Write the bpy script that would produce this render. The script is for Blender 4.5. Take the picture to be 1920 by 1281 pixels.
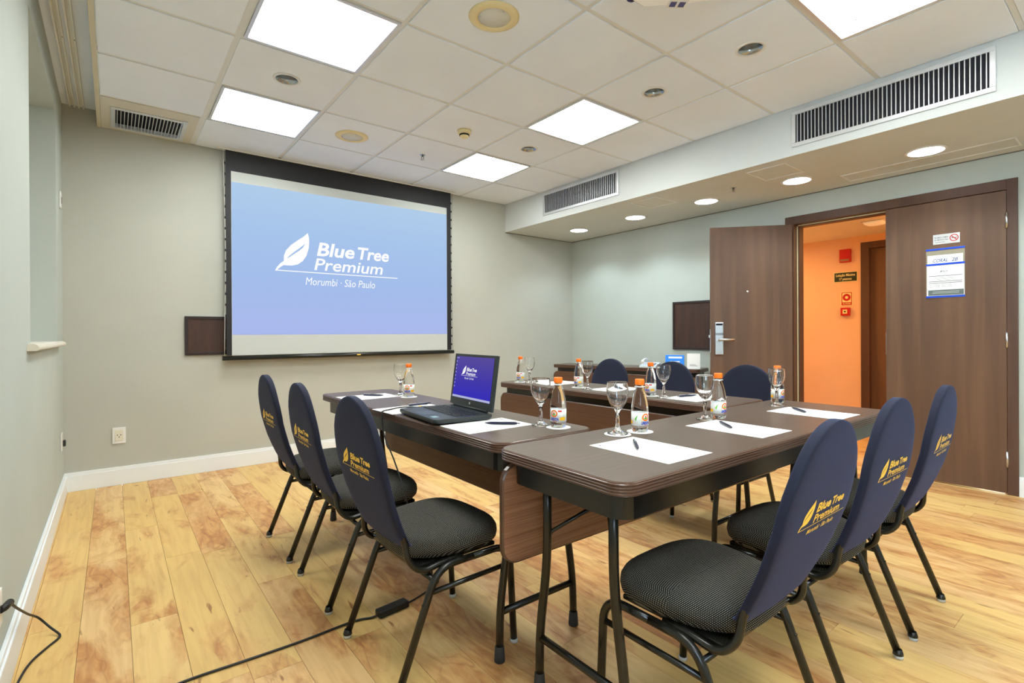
import bpy, bmesh, math, random
from mathutils import Vector, Matrix
random.seed(7)
SC = bpy.context.scene
for o in list(bpy.data.objects):
    bpy.data.objects.remove(o, do_unlink=True)
COL = SC.collection

# ------------------------------------------------------------------ camera, world, exposure, area light
F_PX, CX, CY = 955.796, 972.608, 628.703
YAW, PITCH, ROLL, CAM_Z = 0.67148, -0.00173, -0.00522, 1.10178
def _basis():
    cy, sy = math.cos(YAW), math.sin(YAW)
    w = Vector((sy*math.cos(PITCH), cy*math.cos(PITCH), math.sin(PITCH)))
    r0 = Vector((cy, -sy, 0)); u0 = r0.cross(w)
    r = r0*math.cos(ROLL)+u0*math.sin(ROLL); u = -r0*math.sin(ROLL)+u0*math.cos(ROLL)
    return r, u, w
_r, _u, _w = _basis()
cam = bpy.data.cameras.new('camera'); camo = bpy.data.objects.new('camera', cam); COL.objects.link(camo)
camo.matrix_world = Matrix(((_r.x, _u.x, -_w.x, 0), (_r.y, _u.y, -_w.y, 0), (_r.z, _u.z, -_w.z, CAM_Z), (0, 0, 0, 1)))
cam.sensor_width = 36; cam.sensor_fit = 'HORIZONTAL'; cam.lens = F_PX/1920*36
cam.shift_x = (960-CX)/1920; cam.shift_y = (CY-640.5)/1920
cam.clip_start = 0.02; cam.clip_end = 60
SC.camera = camo

wd = bpy.data.worlds.new('world'); SC.world = wd; wd.use_nodes = True
wd.node_tree.nodes['Background'].inputs[0].default_value = (0.66, 0.84, 1.0, 1)
wd.node_tree.nodes['Background'].inputs[1].default_value = 17.0
vs = SC.view_settings
vs.view_transform = 'Standard'; vs.look = 'None'; vs.gamma = 1; vs.use_curve_mapping = False
vs.exposure = 0.0
PANEL_STRENGTH = 21.5          # fluorescent ceiling panels
DOWN_STRENGTH = 14.0          # glowing discs of the soffit downlights
SPOT_W = 30.0                 # beam of each soffit downlight
CORR_W = 15.5                 # warm corridor lamp

def area(name, loc, rot, size, watts, col):
    l = bpy.data.lights.new(name, 'AREA'); l.energy = watts; l.color = col; l.shape = 'RECTANGLE'
    l.size, l.size_y = size
    o = bpy.data.objects.new(name, l); o.location = loc; o.rotation_euler = rot; COL.objects.link(o); return o
# corridor ceiling lamp light (warm)
for _y in (1.12, 2.95): area('corridor_lamp_light', (5.6, _y, 2.12), (0, 0, 0), (0.3, 0.3), CORR_W, (1.0, 0.62, 0.26))

# ------------------------------------------------------------------ room constants
ZC = 2.636; ZS = 2.31; YB = 4.818; YF = -2.07; XL = -0.28; XR = 4.7315; XS = 3.6316
M = 0.625; GX = 1.1315; GY = 2.3079

# ------------------------------------------------------------------ materials
def mat(name, col, rough=0.5, metal=0.0, spec=0.5, emit=None, es=0.0, trans=0.0, ior=1.45, coat=0.0):
    m = bpy.data.materials.new(name); m.use_nodes = True
    p = m.node_tree.nodes['Principled BSDF']
    p.inputs['Base Color'].default_value = (*col, 1)
    p.inputs['Roughness'].default_value = rough; p.inputs['Metallic'].default_value = metal
    p.inputs['Specular IOR Level'].default_value = spec
    p.inputs['Transmission Weight'].default_value = trans; p.inputs['IOR'].default_value = ior
    p.inputs['Coat Weight'].default_value = coat
    if emit: p.inputs['Emission Color'].default_value = (*emit, 1); p.inputs['Emission Strength'].default_value = es
    return m
def nt(m):
    t = m.node_tree; return t, t.nodes, t.links, t.nodes['Principled BSDF']
def ramp(n, stops):
    r = n.new('ShaderNodeValToRGB'); e = r.color_ramp.elements
    while len(e) < len(stops): e.new(0.5)
    for i, (p, c) in enumerate(stops): e[i].position = p; e[i].color = (*c, 1)
    return r
def srgb(r, g, b):
    f = lambda v: (v/255/12.92 if v/255 <= .04045 else ((v/255+.055)/1.055)**2.4)
    return (f(r), f(g), f(b))
def wood(name, c0, c1, scale, rough, coords='Object', bump=0.0, dist=0.6, detail=5):
    m = mat(name, c0, rough); t, n, l, p = nt(m)
    tc = n.new('ShaderNodeTexCoord'); mp = n.new('ShaderNodeMapping'); mp.inputs['Scale'].default_value = scale
    nz = n.new('ShaderNodeTexNoise'); nz.inputs['Scale'].default_value = 1; nz.inputs['Detail'].default_value = detail
    nz.inputs['Distortion'].default_value = dist
    r = ramp(n, [(0.3, c0), (0.7, c1)])
    l.new(tc.outputs[coords], mp.inputs[0]); l.new(mp.outputs[0], nz.inputs[0]); l.new(nz.outputs[0], r.inputs[0]); l.new(r.outputs[0], p.inputs[0])
    if bump:
        b = n.new('ShaderNodeBump'); b.inputs['Strength'].default_value = bump; b.inputs['Distance'].default_value = .002
        l.new(nz.outputs[0], b.inputs['Height']); l.new(b.outputs[0], p.inputs['Normal'])
    return m
def paint(name, col, rough=0.7, var=0.03):
    m = mat(name, col, rough, spec=0.3); t, n, l, p = nt(m)
    tc = n.new('ShaderNodeTexCoord'); nz = n.new('ShaderNodeTexNoise'); nz.inputs['Scale'].default_value = 2.2; nz.inputs['Detail'].default_value = 4
    a = tuple(max(0, c*(1-var)) for c in col); b = tuple(min(1, c*(1+var)) for c in col)
    r = ramp(n, [(0.3, a), (0.7, b)]); l.new(tc.outputs['Object'], nz.inputs[0]); l.new(nz.outputs[0], r.inputs[0]); l.new(r.outputs[0], p.inputs[0])
    n2 = n.new('ShaderNodeTexNoise'); n2.inputs['Scale'].default_value = 240; l.new(tc.outputs['Object'], n2.inputs[0])
    bp = n.new('ShaderNodeBump'); bp.inputs['Strength'].default_value = .05; bp.inputs['Distance'].default_value = .001
    l.new(n2.outputs[0], bp.inputs['Height']); l.new(bp.outputs[0], p.inputs['Normal'])
    return m

WALL = paint('cool_wall_paint', (0.485, 0.53, 0.485), 0.65)
WALLB = paint('beige_wall_paint', (0.495, 0.50, 0.445), 0.65)
TILE = paint('ceiling_tile_mineral', (0.82, 0.885, 0.98), 0.9)
TEE = mat('tee_metal', (0.74, 0.76, 0.75), 0.5)
WHITE = mat('white_enamel', (0.80, 0.80, 0.78), 0.35)
SOFFIT = paint('soffit_paint', (0.62, 0.645, 0.625), 0.7)
CREAM = mat('aged_cream_plastic', (0.80, 0.68, 0.38), 0.5)
GRILLE = mat('speaker_mesh_grey', (0.70, 0.71, 0.66), 0.6)
CHROME = mat('chrome', (0.75, 0.78, 0.80), 0.12, 1.0)
STEEL = mat('satin_steel', (0.62, 0.64, 0.68), 0.28, 1.0)
ALU = mat('anodised_aluminium', (0.72, 0.74, 0.76), 0.4, 0.6)
DARK = mat('dark_void', (0.008, 0.008, 0.014), 0.8)
BLACKM = mat('black_enamelled_steel', (0.010, 0.010, 0.008), 0.27, spec=0.55)
RUBBER = mat('dark_rubber', (0.03, 0.03, 0.032), 0.7)
BLACKP = mat('black_screen_fabric', (0.012, 0.013, 0.016), 0.6)
GLIDE = mat('clear_glide', (0.55, 0.56, 0.55), 0.25)
CABLE = mat('black_cable', (0.01, 0.01, 0.01), 0.45)
PAPER = mat('white_paper', (0.90, 0.90, 0.89), 0.8)
INK = mat('grey_ink', (0.07, 0.07, 0.10), 0.7)
PENB = mat('navy_pen_plastic', (0.012, 0.016, 0.045), 0.25)
ORANGE = mat('orange_cap_plastic', srgb(255, 120, 15), 0.4)
GLASS = mat('clear_glass', (1, 1, 1), 0.0, trans=1.0, ior=1.45)
PET = mat('bottle_of_water', (0.99, 1, 1), 0.0, trans=1.0, ior=1.33)
FROST = mat('cool_glass_pane', (0.9, 0.95, 1), 0.0, trans=1.0, ior=1.02)
LAB_W = mat('label_white', (0.88, 0.88, 0.86), 0.5)
LAB_O = mat('label_orange', srgb(250, 120, 20), 0.5); LAB_Y = mat('label_yellow', srgb(252, 190, 30), 0.5)
LAB_G = mat('label_green', srgb(105, 195, 60), 0.5); LAB_B = mat('label_blue', srgb(30, 70, 190), 0.5); LAB_R = mat('label_red', srgb(225, 45, 30), 0.5)
GOLD = mat('gold_print', srgb(248, 205, 75), 0.45)
LAPT = mat('charcoal_laptop_plastic', (0.020, 0.027, 0.028), 0.35)
KEY = mat('black_key_plastic', (0.010, 0.013, 0.014), 0.5)
RED = mat('red_plastic', srgb(195, 20, 15), 0.35)
YELLOW = mat('yellow_plug_ring', srgb(240, 180, 20), 0.5)
BLUE = mat('blue_plastic_strip', srgb(25, 75, 205), 0.35)
CARDB = mat('bright_blue_card', srgb(20, 130, 235), 0.5)
GREENP = mat('dark_green_plaque', srgb(35, 45, 25), 0.4)
PALEP = mat('pale_yellow_print', srgb(240, 225, 150), 0.5)
HOLDER = mat('clear_document_sleeve', (0.33, 0.29, 0.21), 0.25)
SIGNG = mat('silver_plaque', (0.62, 0.61, 0.60), 0.35, 0.2)
GREY = mat('grey_print_band', (0.13, 0.16, 0.15), 0.5)
DOORW = wood('dark_door_veneer', srgb(92, 68, 52), srgb(114, 84, 62), (14, 14, .8), 0.42, dist=0.6, detail=8)
FRAMEW = wood('dark_door_frame_veneer', srgb(80, 56, 44), srgb(95, 68, 51), (14, 14, .8), 0.45, dist=0.3)
LAMI_LIT = wood('brown_laminate_lit', srgb(126, 86, 63), srgb(168, 122, 94), (2.5, 60, 170), 0.5, dist=0.2)  # table laminate with the light on the front table's panel in its colour
LAMI_SHADED = wood('brown_laminate_shaded', srgb(82, 54, 38), srgb(104, 72, 50), (2.5, 60, 170), 0.5, dist=0.2)  # same laminate, darkened for the shade on the other tables' panels
TOPL = wood('brown_matte_tabletop', srgb(85, 71, 61), srgb(95, 80, 69), (3, 60, 20), 0.36, dist=0.2)
EDGE = mat('brown_edge_band', srgb(92, 67, 54), 0.25)
WPANEL = wood('dark_wall_panel_veneer', srgb(56, 38, 32), srgb(72, 46, 36), (30, 30, 3), 0.5)
COVER = mat('navy_stretch_cover', (0.0125, 0.0145, 0.029), 0.75, spec=0.25)
COVER.node_tree.nodes['Principled BSDF'].inputs['Sheen Weight'].default_value = 0.16
COVER.node_tree.nodes['Principled BSDF'].inputs['Sheen Tint'].default_value = (0.25, 0.35, 0.8, 1)
ORWALL = paint('peach_corridor_paint', srgb(238, 190, 140), 0.6)
SILL = wood('cream_marble_sill', (0.74, 0.69, 0.58), (0.82, 0.78, 0.70), (5, 5, 5), 0.3)

def emis(name, col, s):
    m = mat(name, (0.0, 0.0, 0.0), 0.6, spec=0.0, emit=col, es=s); return m
PANEL = mat('fluorescent_diffuser', (0.8, 0.8, 0.8), 0.6, emit=(0.97, 1.0, 0.97), es=PANEL_STRENGTH)
LAMPD = mat('downlight_glass', (0.8, 0.8, 0.8), 0.6, emit=(0.93, 0.95, 1.0), es=DOWN_STRENGTH)
CORRL = mat('warm_corridor_diffuser', (0.8, 0.7, 0.5), 0.6, emit=(1.0, 0.62, 0.30), es=.35)
SLIDEW = emis('projected_white', (1, 1, 1), 1.0)
SCREENW = mat('white_screen_fabric', (0.53, 0.565, 0.55), 0.8)
# projected slide: soft blue, bluer downwards
SLIDE = emis('projected_blue_slide', (0.4, 0.56, 0.82), 1.0)
t, n, l, p = nt(SLIDE)
tc = n.new('ShaderNodeTexCoord'); sx = n.new('ShaderNodeSeparateXYZ'); l.new(tc.outputs['Generated'], sx.inputs[0])
r = ramp(n, [(0.0, srgb(171, 185, 236)), (0.35, srgb(164, 189, 235)), (0.7, srgb(167, 196, 235)), (1.0, srgb(177, 205, 235))])
l.new(sx.outputs[2], r.inputs[0]); l.new(r.outputs[0], p.inputs['Emission Color'])
DESK = emis('laptop_display_purple', (0.1, 0.05, 0.5), 1.0)
t, n, l, p = nt(DESK)
tc = n.new('ShaderNodeTexCoord'); sx = n.new('ShaderNodeSeparateXYZ'); l.new(tc.outputs['Generated'], sx.inputs[0])
r = ramp(n, [(0.0, srgb(52, 46, 186)), (0.45, srgb(68, 58, 168)), (1.0, srgb(88, 76, 154))])
l.new(sx.outputs[1], r.inputs[0]); l.new(r.outputs[0], p.inputs['Emission Color'])
TASK = emis('laptop_taskbar', srgb(185, 190, 225), 0.9)

# seat fabric: cream dots on black
SEATF = mat('dotted_black_seat_fabric', (0.01, 0.01, 0.01), 0.85, spec=0.2)
t, n, l, p = nt(SEATF)
tc = n.new('ShaderNodeTexCoord'); sx = n.new('ShaderNodeSeparateXYZ'); l.new(tc.outputs['Object'], sx.inputs[0])
def mth(op, a, b=None):
    k = n.new('ShaderNodeMath'); k.operation = op
    for i, v in enumerate((a, b)):
        if v is None: continue
        if isinstance(v, (int, float)): k.inputs[i].default_value = v
        else: l.new(v, k.inputs[i])
    return k.outputs[0]
K = 2*math.pi/0.0056
drop = mth('SUBTRACT', 0.458, sx.outputs[2])
def along(v): return mth('SINE', mth('MULTIPLY', mth('ADD', v, mth('MULTIPLY', mth('SIGN', v), drop)), K))
sa = along(sx.outputs[0]); sb = along(sx.outputs[1])
d = mth('MULTIPLY', mth('GREATER_THAN', sa, 0.22), mth('GREATER_THAN', sb, 0.40))
r = ramp(n, [(0, (0.010, 0.010, 0.011)), (1, (0.33, 0.32, 0.26))]); l.new(d, r.inputs[0]); l.new(r.outputs[0], p.inputs[0])

# floor planks: yellow maple print with brown swirls, different on every board
PLANK = mat('maple_laminate_plank', srgb(212, 176, 112), 0.42, spec=0.4)
t, n, l, p = nt(PLANK)
geo = n.new('ShaderNodeNewGeometry'); oi = n.new('ShaderNodeObjectInfo')
off = n.new('ShaderNodeVectorMath'); off.operation = 'SCALE'; off.inputs[0].default_value = (37, 91, 53); l.new(oi.outputs['Random'], off.inputs['Scale'])
ad = n.new('ShaderNodeVectorMath'); l.new(geo.outputs['Position'], ad.inputs[0]); l.new(off.outputs[0], ad.inputs[1])
def nz(scale, sc, det, dis, rough=.5):
    mp = n.new('ShaderNodeMapping'); mp.inputs['Scale'].default_value = sc; l.new(ad.outputs[0], mp.inputs[0])
    k = n.new('ShaderNodeTexNoise'); k.inputs['Scale'].default_value = scale; k.inputs['Detail'].default_value = det; k.inputs['Distortion'].default_value = dis
    k.inputs['Roughness'].default_value = rough
    l.new(mp.outputs[0], k.inputs[0]); return k.outputs[0]
def mix(f, a, b):
    k = n.new('ShaderNodeMix'); k.data_type = 'RGBA'
    if isinstance(f, (int, float)): k.inputs[0].default_value = f
    else: l.new(f, k.inputs[0])
    for i, v in ((6, a), (7, b)):
        if isinstance(v, tuple): k.inputs[i].default_value = (*v, 1)
        else: l.new(v, k.inputs[i])
    return k.outputs[2]
rr = ramp(n, [(0.0, srgb(226, 188, 116)), (0.4, srgb(232, 196, 128)), (0.75, srgb(232, 194, 136)), (1.0, srgb(222, 178, 116))]); l.new(oi.outputs['Random'], rr.inputs[0])
def fac(x, y): 
    k = n.new('ShaderNodeMath'); k.operation = 'MULTIPLY'; l.new(x, k.inputs[0]); l.new(y, k.inputs[1]); return k.outputs[0]
bias = n.new('ShaderNodeMath'); bias.operation = 'MULTIPLY_ADD'; l.new(oi.outputs['Random'], bias.inputs[0]); bias.inputs[1].default_value = .16; l.new(nz(3.4, (2.3, .62, 1), 5, .7, .58), bias.inputs[2])
patch = ramp(n, [(0.53, (0, 0, 0)), (0.70, (.95, .95, .95))]); l.new(bias.outputs[0], patch.inputs[0])
tone = ramp(n, [(0.32, srgb(222, 174, 112)), (0.5, srgb(204, 146, 88)), (0.70, srgb(176, 114, 64))]); l.new(nz(8, (2.4, .6, 1), 4, 1.6), tone.inputs[0])
c1 = mix(patch.outputs[0], rr.outputs[0], tone.outputs[0])
swirl = ramp(n, [(0.46, (0, 0, 0)), (0.50, (.55, .55, .55)), (0.54, (0, 0, 0))]); l.new(nz(2.4, (2.4, .9, 1), 1, 2.2), swirl.inputs[0])
c2 = mix(fac(swirl.outputs[0], patch.outputs[0]), c1, srgb(158, 100, 54))
grain = ramp(n, [(0.40, (0, 0, 0)), (0.80, (.45, .45, .45))]); l.new(nz(8, (6, .35, 1), 5, .4), grain.inputs[0])
c3 = mix(grain.outputs[0], c2, srgb(190, 140, 90))
knot = ramp(n, [(0.70, (0, 0, 0)), (0.77, (.8, .8, .8))]); l.new(nz(10, (3.2, .6, 1), 2, .5), knot.inputs[0])
c4 = mix(knot.outputs[0], c3, srgb(140, 86, 46))
l.new(c4, p.inputs[0])

# ------------------------------------------------------------------ object helpers
def setp(o, label=None, cat=None, group=None, kind=None):
    if label: o['label'] = label
    if cat: o['category'] = cat
    if group: o['group'] = group
    if kind: o['kind'] = kind
    return o
def empty(name, loc=(0, 0, 0), rz=0.0, label=None, cat=None, group=None):
    o = bpy.data.objects.new(name, None); o.location = loc; o.rotation_euler = (0, 0, rz); o.empty_display_size = .05
    COL.objects.link(o); return setp(o, label, cat, group)
class B:
    """collects shapes in one bmesh"""
    def __init__(s): s.b = bmesh.new(); s.mi = 0; s.sm = False
    def _faces(s, fs, smooth=False):
        for f in fs: f.material_index = s.mi; f.smooth = smooth
    def box(s, lo, hi, bev=0.0, mtx=None):
        lo, hi = Vector(lo), Vector(hi); c = (lo+hi)/2; d = hi-lo
        r = bmesh.ops.create_cube(s.b, size=1, matrix=Matrix.Translation(c) @ Matrix.Diagonal((d.x, d.y, d.z, 1)))
        vs = r['verts']
        if bev:
            es = list({e for v in vs for e in v.link_edges})
            rb = bmesh.ops.bevel(s.b, geom=es, offset=bev, segments=2, affect='EDGES', profile=.6)
            vs = list({v for f in rb['faces'] for v in f.verts} | {v for v in vs if v.is_valid})
            seen = set(vs); st = list(vs)
            while st:
                v = st.pop()
                for e in v.link_edges:
                    w = e.other_vert(v)
                    if w not in seen: seen.add(w); st.append(w)
            vs = list(seen)
        s._faces({f for v in vs for f in v.link_faces})
        if mtx: bmesh.ops.transform(s.b, matrix=mtx, verts=vs)
        return s
    def ring_skin(s, rings, cap0=True, cap1=True, smooth=True, closed=False):
        vr = [[s.b.verts.new(p) for p in r] for r in rings]; N = len(vr[0]); fs = []
        for a, c in zip(vr, vr[1:]+([vr[0]] if closed else [])):
            for i in range(N):
                fs.append(s.b.faces.new((a[i], a[(i+1) % N], c[(i+1) % N], c[i])))
        s._faces(fs, smooth)
        if not closed:
            if cap0: s._faces([s.b.faces.new(list(reversed(vr[0])))])
            if cap1: s._faces([s.b.faces.new(vr[-1])])
        return s
    def lathe(s, prof, seg=24, c=(0, 0, 0), smooth=True, closed=False, mtx=None):
        c = Vector(c); rings = []
        for r, z in prof:
            rings.append([c+Vector((max(r, 1e-5)*math.cos(2*math.pi*i/seg), max(r, 1e-5)*math.sin(2*math.pi*i/seg), z)) for i in range(seg)])
        if mtx: rings = [[mtx @ q for q in r] for r in rings]
        return s.ring_skin(rings, smooth=smooth, closed=closed)
    def tube(s, pts, r, seg=10, smooth=True):
        pts = [Vector(q) for q in pts]; rings = []; up = None
        rs = r if isinstance(r, (list, tuple)) else [r]*len(pts)
        for i, q in enumerate(pts):
            t = (pts[min(i+1, len(pts)-1)]-pts[max(i-1, 0)]).normalized()
            if up is None: up = t.orthogonal().normalized()
            up = (up-t*up.dot(t)).normalized(); sd = t.cross(up)
            rings.append([q+(up*math.cos(2*math.pi*k/seg)+sd*math.sin(2*math.pi*k/seg))*rs[i] for k in range(seg)])
        return s.ring_skin(rings, smooth=smooth)
    def prism(s, poly, z0, z1, mtx=None, smooth=False):
        rings = [[Vector((x, y, z)) for x, y in poly] for z in (z0, z1)]
        if mtx: rings = [[mtx @ q for q in r] for r in rings]
        return s.ring_skin(rings, smooth=smooth)
    def mesh(s, name):
        bmesh.ops.recalc_face_normals(s.b, faces=s.b.faces[:])
        m = bpy.data.meshes.new(name); s.b.to_mesh(m); s.b.free(); return m
    def obj(s, name, mats, parent=None, loc=None, label=None, **k):
        m = s.mesh(name)
        for x in (mats if isinstance(mats, (list, tuple)) else [mats]): m.materials.append(x)
        return mobj(name, m, parent, loc, label, **k)
def mobj(name, me, parent=None, loc=None, label=None, rot=None, **k):
    o = bpy.data.objects.new(name, me); COL.objects.link(o)
    if parent: o.parent = parent
    if loc: o.location = loc
    if rot: o.rotation_euler = rot
    return setp(o, label, **k)
def struct(b, name, mats, parent=None, label=None):
    return b.obj(name, mats, parent, label=label, **({} if parent else {'kind': 'structure'}))
def fillet(pts, rad, n=6):
    """round the inner corners of a 3-D polyline"""
    pts = [Vector(q) for q in pts]; out = [pts[0]]
    for a, q, c in zip(pts, pts[1:], pts[2:]):
        d1 = (a-q); d2 = (c-q); rr = min(rad, d1.length*.48, d2.length*.48)
        p0 = q+d1.normalized()*rr; p2 = q+d2.normalized()*rr
        for i in range(n+1):
            u = i/n; out.append(p0*(1-u)**2+q*2*u*(1-u)+p2*u*u)
    out.append(pts[-1]); return out
def rrect(w, h, r, n=6, cx=0, cy=0):
    out = []
    for sx_, sy_, a0 in ((1, 1, 0), (-1, 1, 90), (-1, -1, 180), (1, -1, 270)):
        for i in range(n+1):
            a = math.radians(a0+90*i/n); out.append((cx+sx_*(w/2-r)+r*math.cos(a), cy+sy_*(h/2-r)+r*math.sin(a)))
    return out
def spline(pts, n=8):
    pts = [Vector(q) for q in pts]; P = [pts[0]]+pts+[pts[-1]]; out = []
    for i in range(1, len(P)-2):
        a, b_, c, d_ = P[i-1:i+3]
        for k in range(n):
            t_ = k/n
            out.append(.5*((2*b_)+(c-a)*t_+(2*a-5*b_+4*c-d_)*t_*t_+(3*b_-a-3*c+d_)*t_**3))
    out.append(pts[-1]); return out
def dup(root, loc, rz=None, label=None):
    r_ = root.copy(); COL.objects.link(r_); r_.location = loc
    if rz is not None: r_.rotation_euler = (0, 0, rz)
    if label: r_['label'] = label
    for ch in list(root.children):
        c = ch.copy(); COL.objects.link(c); c.parent = r_
        for g in list(ch.children):
            d_ = g.copy(); COL.objects.link(d_); d_.parent = c
    return r_

# ------------------------------------------------------------------ flat print: lettering and the leaf emblem
def flat_text(body, x0, y0, width, top, bold=0.0, shear=0.0, align=0):
    """2-D vertices and faces of a line of lettering: from x0, baseline y0, given width and letter-top height"""
    cu = bpy.data.curves.new('lettering', 'FONT'); cu.body = body; cu.shear = shear; cu.offset = bold; cu.resolution_u = 3
    o = bpy.data.objects.new('lettering', cu); COL.objects.link(o); bpy.context.view_layer.update()
    me = bpy.data.meshes.new_from_object(o.evaluated_get(bpy.context.evaluated_depsgraph_get()))
    V = [(v.co.x, v.co.y) for v in me.vertices]; Fs = [tuple(f.vertices) for f in me.polygons]
    bpy.data.objects.remove(o); bpy.data.curves.remove(cu); bpy.data.meshes.remove(me)
    if not V: return [], []
    a, b_ = min(x for x, y in V), max(x for x, y in V); tp = max(y for x, y in V)
    return [(x0+(x-a)/(b_-a)*width, y0+y/tp*top) for x, y in V], Fs
LEAF = [(0.2335, 0.313), (0.2423, 0.2794), (0.244, 0.243), (0.2405, 0.1928), (0.2229, 0.1313), (0.1941, 0.0857), (0.1563, 0.0562), (0.1129, 0.0442), (0.0773, 0.0427), (0.0519, 0.0432), (0.0277, 0.0246), (-0.0023, -0.0047), (-0.0094, -0.002), (0.0038, 0.0246), (0.0279, 0.0555), (0.0533, 0.0757), (0.0541, 0.1158), (0.0695, 0.1593), (0.1076, 0.2054), (0.1574, 0.2468), (0.2016, 0.2814)]
VEIN = [(0.2126, 0.2244), (0.1947, 0.1915), (0.1631, 0.162), (0.1195, 0.1283), (0.0752, 0.0931), (0.0918, 0.116), (0.1258, 0.1485), (0.1695, 0.1856)]
def flat_leaf():
    cu = bpy.data.curves.new('emblem', 'CURVE'); cu.dimensions = '2D'; cu.fill_mode = 'BOTH'
    for poly in (LEAF, VEIN):
        sp = cu.splines.new('POLY'); sp.points.add(len(poly)-1); sp.use_cyclic_u = True
        for q, (x, y) in zip(sp.points, poly): q.co = (x, y, 0, 1)
    o = bpy.data.objects.new('emblem', cu); COL.objects.link(o); bpy.context.view_layer.update()
    me = bpy.data.meshes.new_from_object(o.evaluated_get(bpy.context.evaluated_depsgraph_get()))
    V = [(v.co.x, v.co.y) for v in me.vertices]; Fs = [tuple(f.vertices) for f in me.polygons]
    bpy.data.objects.remove(o); bpy.data.curves.remove(cu); bpy.data.meshes.remove(me)
    return V, Fs
def merge2d(parts):
    V, F = [], []
    for v, f in parts:
        k = len(V); V += v; F += [tuple(i+k for i in q) for q in f]
    return V, F
def rect2d(x0, y0, x1, y1, nx=1):
    V = []; F = []
    for i in range(nx+1): x = x0+(x1-x0)*i/nx; V += [(x, y0), (x, y1)]
    for i in range(nx): F.append((2*i, 2*i+2, 2*i+3, 2*i+1))
    return V, F
def make_logo(b0, b1, b2):
    return merge2d([flat_leaf(), rect2d(0, -.003, 1, .004, 12),
        flat_text('Blue', .303, .142, .308, .106, bold=b0, shear=.18), flat_text('Tree', .640, .142, .278, .100, bold=b0, shear=.18),
        flat_text('Premium', .282, .024, .580, .094, bold=b1, shear=.18),
        flat_text('Morumbi \u00b7 S\u00e3o Paulo', .215, -.100, .576, .060, bold=b2, shear=.18)])
LOGO = make_logo(.026, .012, -.002)                  # as projected
LOGO_BOLD = make_logo(.034, .022, .016)              # as printed on the covers
def print_mesh(name, V, F, fmap, mats, thick=None):
    me = bpy.data.meshes.new(name); me.from_pydata([tuple(fmap(x, y)) for x, y in V], [], F)
    for m in (mats if isinstance(mats, (list, tuple)) else [mats]): me.materials.append(m)
    me.update(); return me

# ================================================================== SETTING
# ---- floor with boards
fl = struct(B().box((XL-.02, YF, -.05), (XR+1.75, YB, -.009)), 'floor', mat('subfloor', (0.10, 0.07, 0.04), .8))
PW = .15; PL = 1.21
def plank_mesh(ln, w):
    return B().box((0.0006, 0.0006, -.009), (w-.0006, ln-.0006, 0), bev=.0).mesh('plank')
full = plank_mesh(PL, PW); full.materials.append(PLANK); pc = {}
def lay(x, y0, y1, w=PW):
    ln = y1-y0
    if ln < .02: return
    k = (round(ln, 3), round(w, 3))
    if abs(ln-PL) < 1e-4 and w == PW: me = full
    elif k in pc: me = pc[k]
    else: me = plank_mesh(ln, w); me.materials.append(PLANK); pc[k] = me
    mobj('plank', me, fl, (x, y0, 0))
x = .045-PW*3; i = -3
while x < XR+.02:
    a = max(x, XL-.02)
    ph = {0: 2.434, 2: 3.018}.get(i, random.random()*PL)
    y = ph-math.ceil((ph-YF)/PL)*PL
    w = PW-(a-x)
    while y < YB:
        y0, y1 = max(y, YF), min(y+PL, YB)
        if y1-y0 > .02: lay(a, y0, y1, w if w < PW-1e-6 else PW)
        y += PL
    x += PW; i += 1
while x < XR+1.7:                                   # boards of the corridor seen through the doorway
    ph = random.random()*PL; y = .9-ph
    while y < 3.4:
        lay(x, max(y, .9), min(y+PL, 3.4)); y += PL
    x += PW

# ---- walls
NY0, NY1, NZ0, NZ1 = 3.02, 4.32, 1.065, 2.53       # window niche in the left wall
b = B()
MY0, MY1 = -1.75, -.45                             # unseen niche added beside the camera to let daylight in
b.box((XL-.35, YF, 0), (XL, MY0, 2.80)); b.box((XL-.35, MY1, 0), (XL, NY0, 2.80))
b.box((XL-.35, MY0, 0), (XL, MY1, NZ0)); b.box((XL-.35, MY0, NZ1), (XL, MY1, 2.80)); b.box((XL-.35, NY1, 0), (XL, YB+.1, 2.80))
b.box((XL-.35, NY0, 0), (XL, NY1, NZ0)); b.box((XL-.35, NY0, NZ1), (XL, NY1, 2.80))
struct(b, 'wall_left', WALL)
struct(B().box((XL-.35, YB, 0), (XR+.12, YB+.1, 2.80)), 'wall_back', WALLB)
struct(B().box((XL-.35, YF-.1, 0), (XR+.12, YF, 2.80)), 'wall_front', WALL)
DY0, DY1, DZ = .588, 2.092, 2.135                    # outer size of the door frame
b = B(); b.box((XR, YF, 0), (XR+.12, DY0+.01, 2.80)); b.box((XR, DY1-.01, 0), (XR+.12, YB, 2.80)); b.box((XR, DY0+.01, DZ-.01), (XR+.12, DY1-.01, 2.80))
struct(b, 'wall_right', WALL)
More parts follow.
